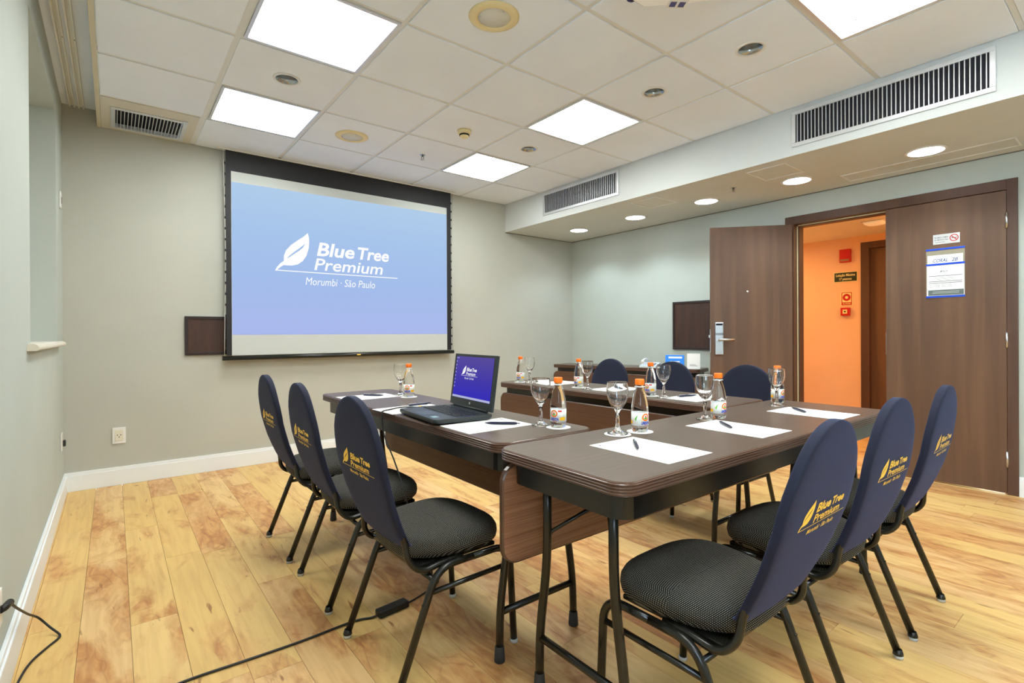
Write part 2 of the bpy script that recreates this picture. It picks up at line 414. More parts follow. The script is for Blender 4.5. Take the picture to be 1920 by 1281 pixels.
# windows at the back of the niches
fx = XL-.33
def window(name, y0, y1):
    ym = (y0+y1)/2; wn = B()
    for lo, hi in (((fx, y0, NZ0), (fx+.05, y0+.05, NZ1)), ((fx, y1-.05, NZ0), (fx+.05, y1, NZ1)), ((fx, y0+.05, NZ0), (fx+.05, y1-.05, NZ0+.05)), ((fx, y0+.05, NZ1-.05), (fx+.05, y1-.05, NZ1)), ((fx, ym-.025, NZ0+.05), (fx+.05, ym+.025, NZ1-.05))):
        wn.box(lo, hi, .004)
    w_ = struct(wn, name, ALU)
    for a_, b_ in ((y0+.05, ym-.025), (ym+.025, y1-.05)):
        B().box((fx+.02, a_, NZ0+.05), (fx+.026, b_, NZ1-.05)).obj('pane', FROST, w_)
window('window_1', NY0, NY1)
B().box((fx+.06, NY0+.004, NZ0+.012), (fx+.064, NY1-.004, NZ1-.004)).obj('daylight_block', mat('grey_daylight_block', (.55, .57, .55), .8), bpy.data.objects['window_1'])  # unseen sheet added to keep daylight off the niche
if 1: window('window_added', MY0, MY1)  # unseen window added for daylight fill
# stone sill with rounded nose
pr = [(-.30, .0), (.030, .0), (.037, .006), (.038, .014), (.033, .024), (.022, .030), (-.30, .030)]
mt = Matrix.Translation((XL, 2.90, NZ0-.022)) @ Matrix(((1, 0, 0, 0), (0, 0, 1, 0), (0, 1, 0, 0), (0, 0, 0, 1)))
sl = B()
sl.prism([(q[0], q[1]) for q in pr if q[0] > -.001] + [(0.0005, .030), (0.0005, 0)], 0, NY1+.12-2.90, mt)
sl.box((XL-.28, NY0+.002, NZ0-.0), (XL+.0005, NY1-.002, NZ0+.008))
struct(sl, 'trim_1', SILL)
# baseboards
def board(name, lo, hi, cap):
    q = B(); q.box(lo, hi, .004); q.box(*cap, .003); struct(q, name, mat('white_baseboard', (0.84, 0.88, 0.90), .4))
board('baseboard_back', (XL+.012, YB-.018, 0), (XR-.001, YB-.0005, .115), ((XL+.012, YB-.012, .115), (XR-.001, YB-.0005, .135)))
board('baseboard_left', (XL+.0005, YF, 0), (XL+.019, YB-.001, .115), ((XL+.0005, YF, .115), (XL+.013, YB-.001, .135)))
board('baseboard_right', (XR-.018, YF, 0), (XR-.0005, DY0-.002, .115), ((XR-.012, YF, .115), (XR-.0005, DY0-.002, .135)))
board('baseboard_right', (XR-.018, DY1+.002, 0), (XR-.0005, YB-.019, .115), ((XR-.012, DY1+.002, .115), (XR-.0005, YB-.019, .135)))

# ---- ceiling: curtain pocket, soffit, grid with lay-in tiles
cb = B(); cb.box((XL-.35, YF-.1, 2.75), (XR+.12, YB+.1, 2.82))
ceil = struct(cb, 'ceiling', TILE)
EX = -.063
B().box((EX-.024, YF, ZC-.004), (EX, YB-.001, 2.75), .002).obj('edge_trim', mat('cream_edge_trim', (0.62, 0.57, 0.42), .5), ceil)
sb_ = B(); sb_.box((XS, YF, ZS), (XR, YB, 2.75)); struct(sb_, 'trim_2', SOFFIT, label=None)
TW = .024
panels = {(-1, 0): 'far', (-1, 2): 0, (2, 0): 0, (2, 2): 0, (2, -3): 0, (-1, -3): 0, (-1, -5): 0, (2, -5): 0}
vcell = (-2, 3); dcells = {(-1, 1), (2, -1), (2, 1), (2, -2)}; scells = {(0, -1), (0, 2)}
def tile(x0, y0, x1, y1, hole=None):
    q = B(); g = .5*TW+.0015
    x0 += g; x1 -= g; y0 += g; y1 -= g
    if hole is None:
        q.box((x0, y0, ZC-.002), (x1, y1, ZC+.014), .0035)
        return q.obj('ceiling_tile', TILE, ceil)
    cx, cy, r = hole; N = 24                           # tile cut out for a lamp or loudspeaker
    inn = [(cx+r*math.cos(2*math.pi*(k+.5)/N), cy+r*math.sin(2*math.pi*(k+.5)/N)) for k in range(N)]
    out = []
    for (u, v) in inn:
        dx, dy = u-cx, v-cy; s_ = min((x1-cx if dx > 0 else cx-x0)/max(abs(dx), 1e-6), (y1-cy if dy > 0 else cy-y0)/max(abs(dy), 1e-6)); out.append((cx+dx*s_, cy+dy*s_))
    for k in range(N):                                  # square off the corners
        a, c = out[k], out[(k+1) % N]
    q2 = q.b; z0, z1 = ZC-.002, ZC+.014
    def vv(L, z): return [q2.verts.new((u, v, z)) for u, v in L]
    i0, o0, i1, o1 = vv(inn, z0), vv(out, z0), vv(inn, z1), vv(out, z1)
    crn = [(x1, y1), (x0, y1), (x0, y0), (x1, y0)]
    c0, c1_ = vv(crn, z0), vv(crn, z1)
    def side(pt):
        return 0 if abs(pt[0]-x1) < 1e-5 else 1 if abs(pt[1]-y1) < 1e-5 else 2 if abs(pt[0]-x0) < 1e-5 else 3
    for k in range(N):
        j = (k+1) % N; sa_, sb2 = side(out[k]), side(out[j])
        if sa_ == sb2:
            q2.faces.new((i0[k], o0[k], o0[j], i0[j])); q2.faces.new((o0[k], o1[k], o1[j], o0[j]))
        else:
            ci = {(0, 1): 0, (1, 2): 1, (2, 3): 2, (3, 0): 3}[(sa_, sb2)]
            q2.faces.new((i0[k], o0[k], c0[ci], o0[j], i0[j])); q2.faces.new((o0[k], o1[k], c1_[ci], c0[ci])); q2.faces.new((c0[ci], c1_[ci], o1[j], o0[j]))
        q2.faces.new((i0[k], i0[j], i1[j], i1[k]))
    return q.obj('ceiling_tile', TILE, ceil)
for i in range(-2, 4):
    for j in range(-7, 4):
        x0, x1 = GX+i*M, GX+(i+1)*M; y0, y1 = GY+j*M, GY+(j+1)*M
        if i == -2: x0 = EX-.5*TW+.002
        if i == 3: x1 = XS+.5*TW-.003
        if j == 3: y1 = YB+.5*TW-.004
        if (i, j) in panels or (i, j) == vcell: continue
        c = ((GX+(i+.5)*M), (GY+(j+.5)*M))
        hole = (c[0], c[1], .068) if (i, j) in dcells else (c[0], c[1], .10) if (i, j) in scells else None
        tile(x0, y0, x1, y1, hole)
for i in range(-1, 4):                                  # runners along the room
    w = .045 if i == -1 else .030 if i == 3 else TW
    B().box((GX+i*M-w/2, YF, ZC+.004), (GX+i*M+w/2, YB-.001, ZC+.03)).obj('tee_runner', TEE, ceil)
for j in range(-7, 4):
    for i in range(-2, 4):
        xa = GX+i*M+TW/2 if i > -2 else EX; xb = GX+(i+1)*M-TW/2 if i < 3 else XS
        if i == -2: xb -= .0105
        if i == -1: xa += .0105
        w = TW
        B().box((xa, GY+j*M-w/2, ZC+.004), (xb, GY+j*M+w/2, ZC+.03)).obj('cross_tee', TEE, ceil)
SG = mat('dark_shadow_gap', (.16, .15, .13), .8)
B().box((XR-.004, YF, ZS-.007), (XR-.0003, YB-.001, ZS-.0003)).box((XS, YB-.004, ZS-.007), (XR-.004, YB-.0003, ZS-.0003)).obj('shadow_gap_strip', SG, kind='structure')  # dark strip drawn for the shadow line where soffit meets walls
# access hatches drawn by thin mouldings on the soffit
def hatch(x0, y0, x1, y1):
    q = B(); w = .012
    for lo, hi in (((x0, y0), (x1, y0+w)), ((x0, y1-w), (x1, y1)), ((x0, y0+w), (x0+w, y1-w)), ((x1-w, y0+w), (x1, y1-w))):
        q.box((*lo, ZS-.005), (*hi, ZS-.0003))
    q.obj('trim_3', WHITE, kind='structure')
hatch(3.735, 1.65, 4.05, 1.94); hatch(4.385, .55, 4.60, 1.53); hatch(3.735, 2.75, 4.05, 3.04)

# ---- door frame, leaves
b = B(); fw = .075; x0, x1 = XR-.012, XR+.135
b.box((x0, DY0, 0), (x1, DY0+fw-.02, DZ-.002), .003); b.box((x0, DY1-fw, 0), (x1, DY1, DZ-.002), .003); b.box((x0, DY0+fw-.02, 2.062), (x1, DY1-fw, DZ-.002), .003)
b.box((XR+.05, DY0+fw-.02, .0), (x1-.001, DY0+fw, 2.062)); b.box((XR+.05, DY1-fw-.02, 0), (x1-.001, DY1-fw, 2.062)); b.box((XR+.05, DY0+fw, 2.045), (x1-.001, DY1-fw-.02, 2.062))
frame = struct(b, 'trim_4', FRAMEW)
B().box((XR+.046, DY1-fw-.010, .005), (XR+.050, DY1-fw-.001, 2.05)).obj('seal_strip', mat('pale_seal_strip', (0.75, 0.62, 0.35), .5), frame)
B().box((XR+.046, DY0+fw, 2.052), (XR+.050, DY1-fw-.011, 2.060)).obj('seal_strip', mat('pale_seal_strip_top', (0.75, 0.62, 0.35), .5), frame)
LEAFW = .688
def hinge(parent, x, y, z):
    q = B(); q.lathe([(0.0001, -.052), (.0075, -.052), (.0075, .052), (.0001, .052)], 10, (0, 0, 0)); q.obj('hinge', STEEL, parent, (x, y, z))
# fixed leaf, closed: local x along leaf from hinge
def leaf(name, hx, hy, rz):
    o = B().box((0, -.018, .009), (LEAFW, .018, 2.058), .002).obj(name, DOORW, None, (hx, hy, 0), rot=(0, 0, rz), kind='structure'); return o
d1 = leaf('door_1', XR+.010, DY0+fw-.018, math.radians(90))
for z in (.237, 1.045, 1.855): hinge(d1, -.002, .021, z)
B().box((LEAFW-.001, -.011, .93), (LEAFW+.003, .011, 1.10)).obj('strike_plate', STEEL, d1)
ang = math.atan2(2.565-2.035, 4.235-4.70)
d2 = leaf('door_2', 4.705, 2.030, ang)
# fittings on the room side of the open leaf (local +y side faces the room centre)
def on_leaf(q, name, m, parent=d2): return q.obj(name, m, parent)
LP = B().box((LEAFW-.105, .018, .91), (LEAFW-.035, .040, 1.20), .004)
lk = on_leaf(LP, 'lock_plate', STEEL)
B().box((LEAFW-.098, .040, 1.172), (LEAFW-.042, .0415, 1.190)).obj('card_slot', DARK, lk)
B().box((LEAFW-.104, .040, 1.085), (LEAFW-.036, .0412, 1.105)).obj('lock_band', mat('grey_lock_band', (.25, .26, .28), .4, .5), lk)
hd = B(); hd.lathe([(.0001, 0), (.016, 0), (.016, .012), (.009, .016), (.009, .045), (.0001, .045)], 14, mtx=Matrix.Translation((LEAFW-.072, .040, 1.045)) @ Matrix.Rotation(-math.pi/2, 4, 'X'))
hd.tube(fillet([(LEAFW-.072, .078, 1.045), (LEAFW-.10, .082, 1.045), (LEAFW-.19, .080, 1.043)], .02), [.010]*2+[.011]*6+[.009], 10)
on_leaf(hd, 'handle', STEEL)
B().box((LEAFW-.001, -.012, .93), (LEAFW+.003, .012, 1.14)).obj('latch_plate', STEEL, d2)
B().box((LEAFW+.003, -.007, 1.06), (LEAFW+.014, .007, 1.085), .002).obj('latch', STEEL, d2)
pp = B(); pp.lathe([(.0001, 0), (.011, 0), (.011, .003), (.006, .005), (.0001, .004)], 14, mtx=Matrix.Translation((LEAFW*.54, .018, 1.475)) @ Matrix.Rotation(-math.pi/2, 4, 'X'))
on_leaf(pp, 'peephole', CHROME)
for z in (.237, 1.045, 1.855): hinge(d2, -.004, -.024, z)

# ---- corridor beyond the doorway
CXW = 6.45
b = B(); b.box((CXW, .9, 0), (CXW+.1, 1.05, 2.30)); b.box((CXW, 2.02, 0), (CXW+.1, 3.4, 2.30)); b.box((CXW, 1.05, 2.06), (CXW+.1, 2.02, 2.30))
struct(b, 'wall_corridor', ORWALL)
struct(B().box((XR+.12, .8, 0), (CXW+.1, .9, 2.30)), 'wall_corridor_near', ORWALL)
struct(B().box((XR+.12, 3.4, 0), (CXW+.1, 3.5, 2.30)), 'wall_corridor_far', ORWALL)
struct(B().box((XR+.12, .8, 2.165), (CXW+.1, 3.5, 2.30)), 'ceiling_corridor', paint('cream_corridor_ceiling', (.85, .80, .70), .7))
cd = struct(B().box((CXW-.012, 1.97, 0), (CXW+.1, 2.05, 2.09), .003).box((CXW-.012, 1.02, 2.02), (CXW+.1, 1.97, 2.09), .003).box((CXW-.012, 1.02, 0), (CXW+.1, 1.09, 2.02), .003), 'trim_5', FRAMEW)
struct(B().box((CXW+.04, 1.09, .006), (CXW+.08, 1.97, 2.02), .002), 'door_3', DOORW)

# ================================================================== CEILING THINGS
def light_panel(i, j, label):
    x0, x1, y0, y1 = GX+i*M+.014, GX+(i+1)*M-.014, GY+j*M+.014, GY+(j+1)*M-.014
    if i == -1: x0 += .010
    if i == 2: x1 -= .004
    cx, cy = (x0+x1)/2, (y0+y1)/2
    t_ = empty('light_panel', (cx, cy, ZC), 0, label, 'ceiling light', 'square fluorescent ceiling panels')
    q = B(); w, h = (x1-x0)/2, (y1-y0)/2; f = .016
    for lo, hi in (((-w, -h), (w, -h+f)), ((-w, h-f), (w, h)), ((-w, -h+f), (-w+f, h-f)), ((w-f, -h+f), (w, h-f))): q.box((*lo, -.006), (*hi, .03))
    q.obj('frame', ALU, t_)
    B().box((-w+f, -h+f, .004), (w-f, h-f, .010)).obj('diffuser', PANEL, t_)
    for (u, v) in ((-.6, -.55), (.55, .6)): B().lathe([(.0001, -.003), (.005, -.003), (.005, .0035), (.0001, .0035)], 8, (u*w, v*h, 0)).obj('diffuser_knob', STEEL, t_)
light_panel(-1, 0, 'large square fluorescent panel at the top left, with a downlight beyond it')
light_panel(-1, 2, 'square fluorescent panel above the left end of the projection screen')
light_panel(2, 0, 'square fluorescent panel in mid ceiling, before the small soffit grille')
light_panel(2, 2, 'square fluorescent panel above the right end of the projection screen')
light_panel(2, -3, 'square fluorescent panel at the top right, above the long soffit grille')
light_panel(-1, -3, 'added fill light panel, out of view behind the camera')  # this panel and the next two are unseen, added to brighten the room
light_panel(-1, -5, 'added fill light panel, out of view, far behind the camera on the window side')
light_panel(2, -5, 'added fill light panel, out of view, far behind the camera on the door side')
def downlight(i, j, label):
    t_ = empty('recessed_downlight', (GX+(i+.5)*M, GY+(j+.5)*M, ZC-.002), 0, label, 'downlight', 'chrome downlights in the tiles')
    B().lathe([(.062, -.004), (.078, -.002), (.078, -.0002), (.062, -.0002)], 28, closed=True).obj('trim_ring', WHITE, t_)
    B().lathe([(.062, 0), (.058, .03), (.045, .07), (.025, .09), (.025, .092), (.048, .072), (.061, .03), (.065, 0)], 28, closed=True).obj('reflector', mat('brushed_reflector', (.42, .45, .47), .22, 1.0), t_)
    B().lathe([(.0001, .078), (.014, .080), (.024, .088), (.024, .096), (.0001, .096)], 16).obj('lamp_holder', mat('dark_lamp_holder', (.05, .05, .055), .4), t_)
downlight(-1, 1, 'unlit chrome downlight between the two left fluorescent panels')
downlight(2, -1, 'unlit chrome downlight just nearer than the mid ceiling light panel')
downlight(2, -2, 'unlit chrome downlight nearest the camera, before the long soffit grille')
downlight(2, 1, 'unlit small chrome downlight between the two right fluorescent panels')
def speaker(i, j, label):
    t_ = empty('ceiling_speaker', (GX+(i+.5)*M, GY+(j+.5)*M, ZC-.002), 0, label, 'speaker', 'round ceiling speakers')
    B().lathe([(.078, -.008), (.085, -.011), (.105, -.009), (.122, -.003), (.122, -.0003), (.078, -.0003)], 36, closed=True).obj('rim', CREAM, t_)
    B().lathe([(.0001, -.006), (.078, -.006), (.078, -.002), (.0001, -.002)], 32).obj('grille', GRILLE, t_)
    for k in range(3):
        a = k*2.1+.6; B().lathe([(.0001, -.0085), (.004, -.0085), (.004, -.0055), (.0001, -.0055)], 8, (.068*math.cos(a), .068*math.sin(a), 0)).obj('screw', STEEL, t_)
speaker(0, -1, 'round ceiling speaker with yellowed rim, large at the top centre')
speaker(0, 2, 'round ceiling speaker with yellowed rim, small, above the screen')
t_ = empty('smoke_detector', (2.07, 3.25, ZC-.002), 0, 'yellowed smoke detector on a tile between the speaker and the right light panels', 'smoke detector')
B().lathe([(.0001, 0), (.052, 0), (.050, -.018), (.046, -.028), (.0001, -.028)], 28).obj('base', CREAM, t_)
B().lathe([(.0001, -.028), (.036, -.028), (.032, -.048), (.022, -.054), (.0001, -.055)], 24).obj('sensor', CREAM, t_)
B().lathe([(.031, -.030), (.0375, -.030), (.0375, -.040), (.031, -.040)], 24, closed=True).obj('vent_slot', DARK, t_)
def sprinkler(x, y, z, label):
    t_ = empty('sprinkler', (x, y, z), 0, label, 'sprinkler', 'fire sprinklers')
    B().lathe([(.0001, -.003), (.022, -.003), (.024, -.0005), (.0001, -.0005)], 20).obj('escutcheon', CHROME, t_)
    q = B(); q.lathe([(.0001, -.003), (.008, -.003), (.008, -.016), (.0001, -.016)], 12)
    for s_ in (-1, 1): q.tube(fillet([(s_*.006, 0, -.016), (s_*.013, 0, -.026), (s_*.002, 0, -.040)], .006, 3), .0025, 6)
    q.obj('frame', mat('dark_steel', (.12, .12, .12), .4, .8), t_)
    B().lathe([(.0001, -.040), (.018, -.040), (.018, -.0425), (.0001, -.0425)], 16).obj('deflector', STEEL, t_)
sprinkler(2.065, 3.90, ZC-.002, 'small chrome sprinkler on the ceiling above the screen top')
sprinkler(4.03, 2.20, ZS, 'small dark sprinkler under the soffit between two lit downlights')
for k, (y, lb) in enumerate([(4.21, 'smallest'), (3.39, 'second from the far wall'), (2.58, 'third from the far wall'), (1.79, 'fourth from the far wall, above the doorway'), (.97, 'largest, above the closed door leaf')]):
    t_ = empty('lit_downlight', (4.248, y, ZS), 0, 'lit round soffit downlight, '+lb, 'downlight', 'lit downlights in the soffit')
    B().lathe([(.098, -.006), (.116, -.004), (.116, -.0003), (.098, -.0003)], 32, closed=True).obj('trim_ring', WHITE, t_)
    B().lathe([(.0001, -.0035), (.098, -.0035), (.098, -.001), (.0001, -.001)], 32).obj('lamp_glass', LAMPD, t_)
    sp = bpy.data.lights.new('spot_beam', 'SPOT'); sp.energy = SPOT_W; sp.color = (.72, .92, 1.0); sp.spot_size = math.radians(125); sp.spot_blend = .6; sp.shadow_soft_size = .09
    so = bpy.data.objects.new('spot_beam', sp); COL.objects.link(so); so.parent = t_; so.location = (0, 0, -.012)
# ventilation grilles in the soffit face
def soffit_grille(y0, y1, z0, z1, nv, label):
    cy = (y0+y1)/2
    t_ = empty('air_grille', (XS, cy, z0), 0, label, 'vent', 'long louvred grilles in the soffit')
    h = (y1-y0)/2; H = z1-z0; f = .026
    q = B()
    for lo, hi in (((-h, 0), (h, f)), ((-h, H-f), (h, H)), ((-h, f), (-h+f, H-f)), ((h-f, f), (h, H-f))): q.box((-.012, lo[0], lo[1]), (-.0004, hi[0], hi[1]), .003)
    q.obj('frame', ALU, t_)
    B().box((-.0025, -h+f, f), (-.0008, h-f, H-f)).obj('backing', DARK, t_)
    me = B().box((-.011, -.0022, f), (-.0026, .0022, H-f)).mesh('vane'); me.materials.append(ALU)
    for k in range(nv):
        mobj('vane', me, t_, (0, -h+f+(2*h-2*f)*(k+.5)/nv, 0))
soffit_grille(.532, 1.560, 2.364, 2.605, 44, 'long white louvred air grille in the soffit face, upper right')
soffit_grille(3.079, 4.130, 2.375, 2.612, 42, 'long white louvred air grille in the soffit face, farther, right of the screen')
# grille lying in the corner ceiling cell
x0, x1, y0, y1 = EX+.002, GX-M-.024, GY+3*M+.013, YB-.004
t_ = empty('air_grille', ((x0+x1)/2, (y0+y1)/2, ZC-.002), 0, 'white louvred air grille set in the corner ceiling tile', 'vent')
hw, hh = (x1-x0)/2, (y1-y0)/2; gx0, gx1, gy0, gy1 = -.009-(x0+x1)/2, .428-(x0+x1)/2, 4.335-(y0+y1)/2, 4.755-(y0+y1)/2
q = B()
for lo, hi in (((-hw, -hh), (hw, gy0)), ((-hw, gy1), (hw, hh)), ((-hw, gy0), (gx0, gy1)), ((gx1, gy0), (hw, gy1))): q.box((*lo, 0), (*hi, .012))
q.obj('plate', mat('cream_grille_plate', (0.66, 0.63, 0.54), .5), t_)
q = B(); f = .026
for lo, hi in (((gx0, gy0), (gx1, gy0+f)), ((gx0, gy1-f), (gx1, gy1)), ((gx0, gy0+f), (gx0+f, gy1-f)), ((gx1-f, gy0+f), (gx1, gy1-f))): q.box((*lo, -.010), (*hi, -.0003), .003)
q.obj('frame', ALU, t_)
B().box((gx0+f, gy0+f, .022), (gx1-f, gy1-f, .024)).obj('backing', DARK, t_)
me = B().box((-.002, gy0+f, -.008), (.002, gy1-f, .014)).mesh('vane'); me.materials.append(ALU)
for k in range(19): mobj('vane', me, t_, (gx0+f+(gx1-gx0-2*f)*(k+.5)/19, 0, 0))
# curtain tracks in the pocket beside the window
for xx, lb in ((-.222, 'white curtain track nearer the window in the ceiling pocket'), (-.172, 'white curtain track nearer the room in the ceiling pocket')):
    t_ = empty('curtain_track', (xx, 0, 2.75), 0, lb, 'curtain track', 'curtain tracks')
    q = B()
    for a in (-.016, .008): q.box((a, YF+.02, -.022), (a+.008, YB-.03, -.0005))
    q.box((-.008, YF+.02, -.004), (.008, YB-.03, -.0005)); q.obj('rail', mat('cream_track', (.76, .75, .68), .45), t_)
    for yy in (4.74, 3.7): B().lathe([(.0001, -.0235), (.003, -.0235), (.003, -.0215), (.0001, -.0215)], 8, (.012, yy, 0)).obj('screw', DARK, t_)
# ceiling projector
t_ = empty('ceiling_projector', (1.80, 1.20, 2.50), 0, 'white ceiling projector cut off by the top edge of the picture', 'projector')
PO = [(-.20, -.20), (.14, -.20), (.185, -.16), (.181, -.04), (.108, .052), (.088, .099), (.045, .114), (-.022, .180), (-.102, .181), (-.18, .17), (-.20, .14)]
q = B(); q.ring_skin([[Vector((x*k, y*k, z)) for x, y in PO] for k, z in ((.95, 0), (1, .014), (1, .07), (.96, .085))], smooth=False); q.obj('body', mat('grey_white_projector_plastic', (.50, .52, .56), .45), t_)
B().prism([(x*.93, y*.93) for x, y in PO], -.002, .0, None).obj('bottom_cover', mat('white_projector_plastic', (.97, .985, 1.0), .35), t_)
nub = Matrix.Translation((.077, .070, 0)) @ Matrix.Rotation(math.radians(-35), 4, 'Z')
B().box((-.042, -.030, -.005), (.042, .024, -.0021), .0015, mtx=nub).obj('vent_plate', WHITE, t_)
for u in (-.020, .018): B().box((u-.013, -.018, -.0062), (u+.013, .014, -.0052), mtx=nub).obj('vent_window', mat('blue_black_vent', (.07, .07, .20), .3), t_)
B().lathe([(.0001, 0), (.034, 0), (.034, .02), (.026, .024), (.0001, .018)], 20, mtx=Matrix.Translation((-.08, .1805, .042)) @ Matrix.Rotation(-math.pi/2, 4, 'X')).obj('lens', mat('blue_lens', (.03, .03, .12), .1), t_)
B().tube([(0, 0, .085), (0, 0, ZC-2.5-.004)], .02, 12).obj('mount_pole', WHITE, t_)
B().lathe([(.0001, ZC-2.5-.004), (.06, ZC-2.5-.004), (.06, ZC-2.5-.022), (.0001, ZC-2.5-.022)], 20).obj('mount_plate', WHITE, t_)

# ================================================================== BACK WALL THINGS
YS = 4.74
t_ = empty('projection_screen', (1.77, YS, .92), 0, 'lowered projection screen with black borders showing a pale blue slide', 'projection screen')
def W(x, z, dy=0): return (x-1.77, dy, z-.92)
B().box(W(.722, .94), W(2.842, 2.64, .004)).obj('black_border', BLACKP, t_)
B().box(W(.760, .940, -.0012), W(2.790, 2.455, -.0001)).obj('screen_fabric', SCREENW, t_)
me = bpy.data.meshes.new('projected_slide')
me.from_pydata([W(.762, 1.110, -.0022), W(2.788, 1.110, -.0022), W(2.788, 2.383, -.0022), W(.762, 2.367, -.0022)], [], [(0, 1, 2, 3)]); me.materials.append(SLIDE)
sl_ = mobj('projected_slide', me, t_)
mobj('projected_logo', print_mesh('projected_logo', *LOGO, lambda x, y: W(1.101+x*1.121, 1.666+y*1.121, -.0036), SLIDEW), sl_)
q = B(); q.tube([W(.690, .918, .001), W(2.868, .918, .001)], .019, 12); bar = q.obj('weight_bar', BLACKM, t_)
B().box(W(1.800, .912, -.0195), W(1.835, .922, -.0185)).obj('badge', GOLD, bar)
B().box(W(.66, 2.622, -.012), W(2.90, 2.6335, .016), .002).obj('ceiling_slot', WHITE, t_)
tm = B().box((-.006, -.002, -.010), (.006, .003, .010), .001).mesh('tab'); tm.materials.append(BLACKP)
for s_, x0, bow in ((-1, .718, .012), (1, 2.846, .012)):
    pts = [W(x0+s_*bow*(abs(k/6-1)), .935+(2.62-.935)*k/12, .001) for k in range(13)]
    B().tube(pts, .0018, 5).obj('tension_cord', WHITE if s_ < 0 else BLACKP, t_)
    for k in range(18): mobj('tab', tm, t_, W(x0, 1.0+k*.089, .001))
def wall_panel(name, cx, cz, w, h, loc_fn, rz, label):
    t_ = empty(name, loc_fn, rz, label, 'wall panel'); f = .022
    B().box((-w/2+f, -.014, f), (w/2-f, -.0006, h-f)).obj('panel', WPANEL, t_)
    q = B()
    for lo, hi in (((-w/2, 0), (w/2, f)), ((-w/2, h-f), (w/2, h)), ((-w/2, f), (-w/2+f, h-f)), ((w/2-f, f), (w/2, h-f))): q.box((lo[0], -.022, lo[1]), (hi[0], -.0006, hi[1]), .002)
    q.obj('frame', mat('very_dark_frame', srgb(44, 32, 32), .45), t_)
wall_panel('wall_panel', 0, 0, .50, .312, (.441+.25, YB, .948), 0, 'small dark brown wall panel half behind the left edge of the screen')
wall_panel('wall_panel', 0, 0, .50, .507, (XR, 3.265-.25, .932), -math.pi/2, 'dark brown wall panel on the right wall beside the open door leaf')
# sockets
def socket(loc, rz, label, dark=False):
    t_ = empty('wall_socket', loc, rz, label, 'socket')
    B().box((-.040, -.009, -.060), (.040, -.0005, .060), .004).obj('cover_plate', WHITE, t_)
    s_ = B().box((-.024, -.0115, -.040), (.024, -.009, .040), .002).obj('socket_insert', mat('cream_socket_plastic', (.74, .71, .58), .4), t_)
    for u, v in ((-.010, .004), (.010, .004), (0, -.010)):
        B().lathe([(.0001, 0), (.0035, 0), (.0035, .0012), (.0001, .0012)], 10, mtx=Matrix.Translation((u, -.0115, v)) @ Matrix.Rotation(math.pi/2, 4, 'X')).obj('hole', DARK, s_)
    if dark: B().box((-.016, -.026, -.030), (.016, -.0115, .010), .004).obj('plug', RUBBER, t_)
socket((.028, YB, .366), 0, 'white square wall socket with three holes, low on the back wall')
socket((XL, 4.56, .40), math.pi/2, 'white wall socket with dark plug in the left corner, low beside the baseboard', True)
t_ = empty('wall_switch', (XL, 4.60, 2.02), math.pi/2, 'small white switch plate high on the left wall by the corner', 'switch')
B().box((-.035, -.009, -.055), (.035, -.0005, .055), .003).obj('cover_plate', WHITE, t_)
B().box((-.012, -.014, -.02), (.012, -.009, .02), .002).obj('rocker', mat('grey_rocker', (.3, .28, .25), .4), t_)

# ================================================================== SIGNS ON THE CLOSED LEAF
XD = XR+.010-.018
def flat_thing(name, loc, rz, label, cat): return empty(name, loc, rz, label, cat)
# local frame: x to the right as seen from the room, y into the leaf, z up
RZ = -math.pi/2
t_ = empty('no_smoking_sign', (XD, .962, 1.742), RZ, 'small silver plaque with a red no smoking circle, on the closed door leaf', 'sign')
B().box((-.076, -.004, 0), (.076, -.0005, .072), .001).obj('plate', SIGNG, t_)
def ring2d(cx, cy, r0, r1, N=24, a0=0, a1=2*math.pi):
    V = []; F = []
    for k in range(N+1):
        a = a0+(a1-a0)*k/N; V += [(cx+r0*math.cos(a), cy+r0*math.sin(a)), (cx+r1*math.cos(a), cy+r1*math.sin(a))]
    for k in range(N): F.append((2*k, 2*k+1, 2*k+3, 2*k+2))
    return V, F
def bar2d(x0, y0, x1, y1, w):
    d_ = Vector((x1-x0, y1-y0)).normalized(); nx, ny = -d_.y*w/2, d_.x*w/2
    return [(x0+nx, y0+ny), (x0-nx, y0-ny), (x1-nx, y1-ny), (x1+nx, y1+ny)], [(0, 1, 2, 3)]
V, F = merge2d([ring2d(.044, .038, .020, .025), bar2d(.029, .053, .059, .023, .005)])
mobj('red_circle', print_mesh('red_circle', V, F, lambda x, y: (x, -.0046, y), RED), t_)
V, F = merge2d([bar2d(.030, .040, .058, .036, .005), bar2d(.058, .042, .058, .046, .003)])
mobj('cigarette_print', print_mesh('cigarette_print', V, F, lambda x, y: (x, -.0043, y), INK), t_)
V, F = merge2d([flat_text('PROIBIDO FUMAR', -.068, .044, .080, .010, .01), flat_text('NO SMOKING AREA', -.068, .028, .080, .009, .01), rect2d(-.066, .014, -.006, .016)])
mobj('lettering', print_mesh('lettering', V, F, lambda x, y: (x, -.0043, y), INK), t_)
t_ = empty('document_holder', (XD, .969, 1.352), RZ, 'clear sleeve with blue strips holding the CORAL 2B room sheets, on the closed door leaf', 'notice holder')
B().box((-.110, -.0022, 0), (.110, -.0005, .362)).obj('sleeve', HOLDER, t_)
for z in (.002, .238, .348): B().box((-.111, -.0065, z), (.111, -.0024, z+.013), .001).obj('blue_strip', BLUE, t_)
s1 = B().box((-.102, -.0036, .252), (.100, -.0024, .312)).obj('room_sheet', PAPER, t_)
mobj('lettering', print_mesh('lettering', *merge2d([flat_text('CORAL', -.070, .261, .086, .024, .012, .3), flat_text('2B', .036, .261, .036, .024, .012, .3), flat_text('Sala', -.014, .293, .018, .006)]), lambda x, y: (x, -.0040, y), mat('blue_grey_ink', srgb(62, 76, 125), .6)), s1)
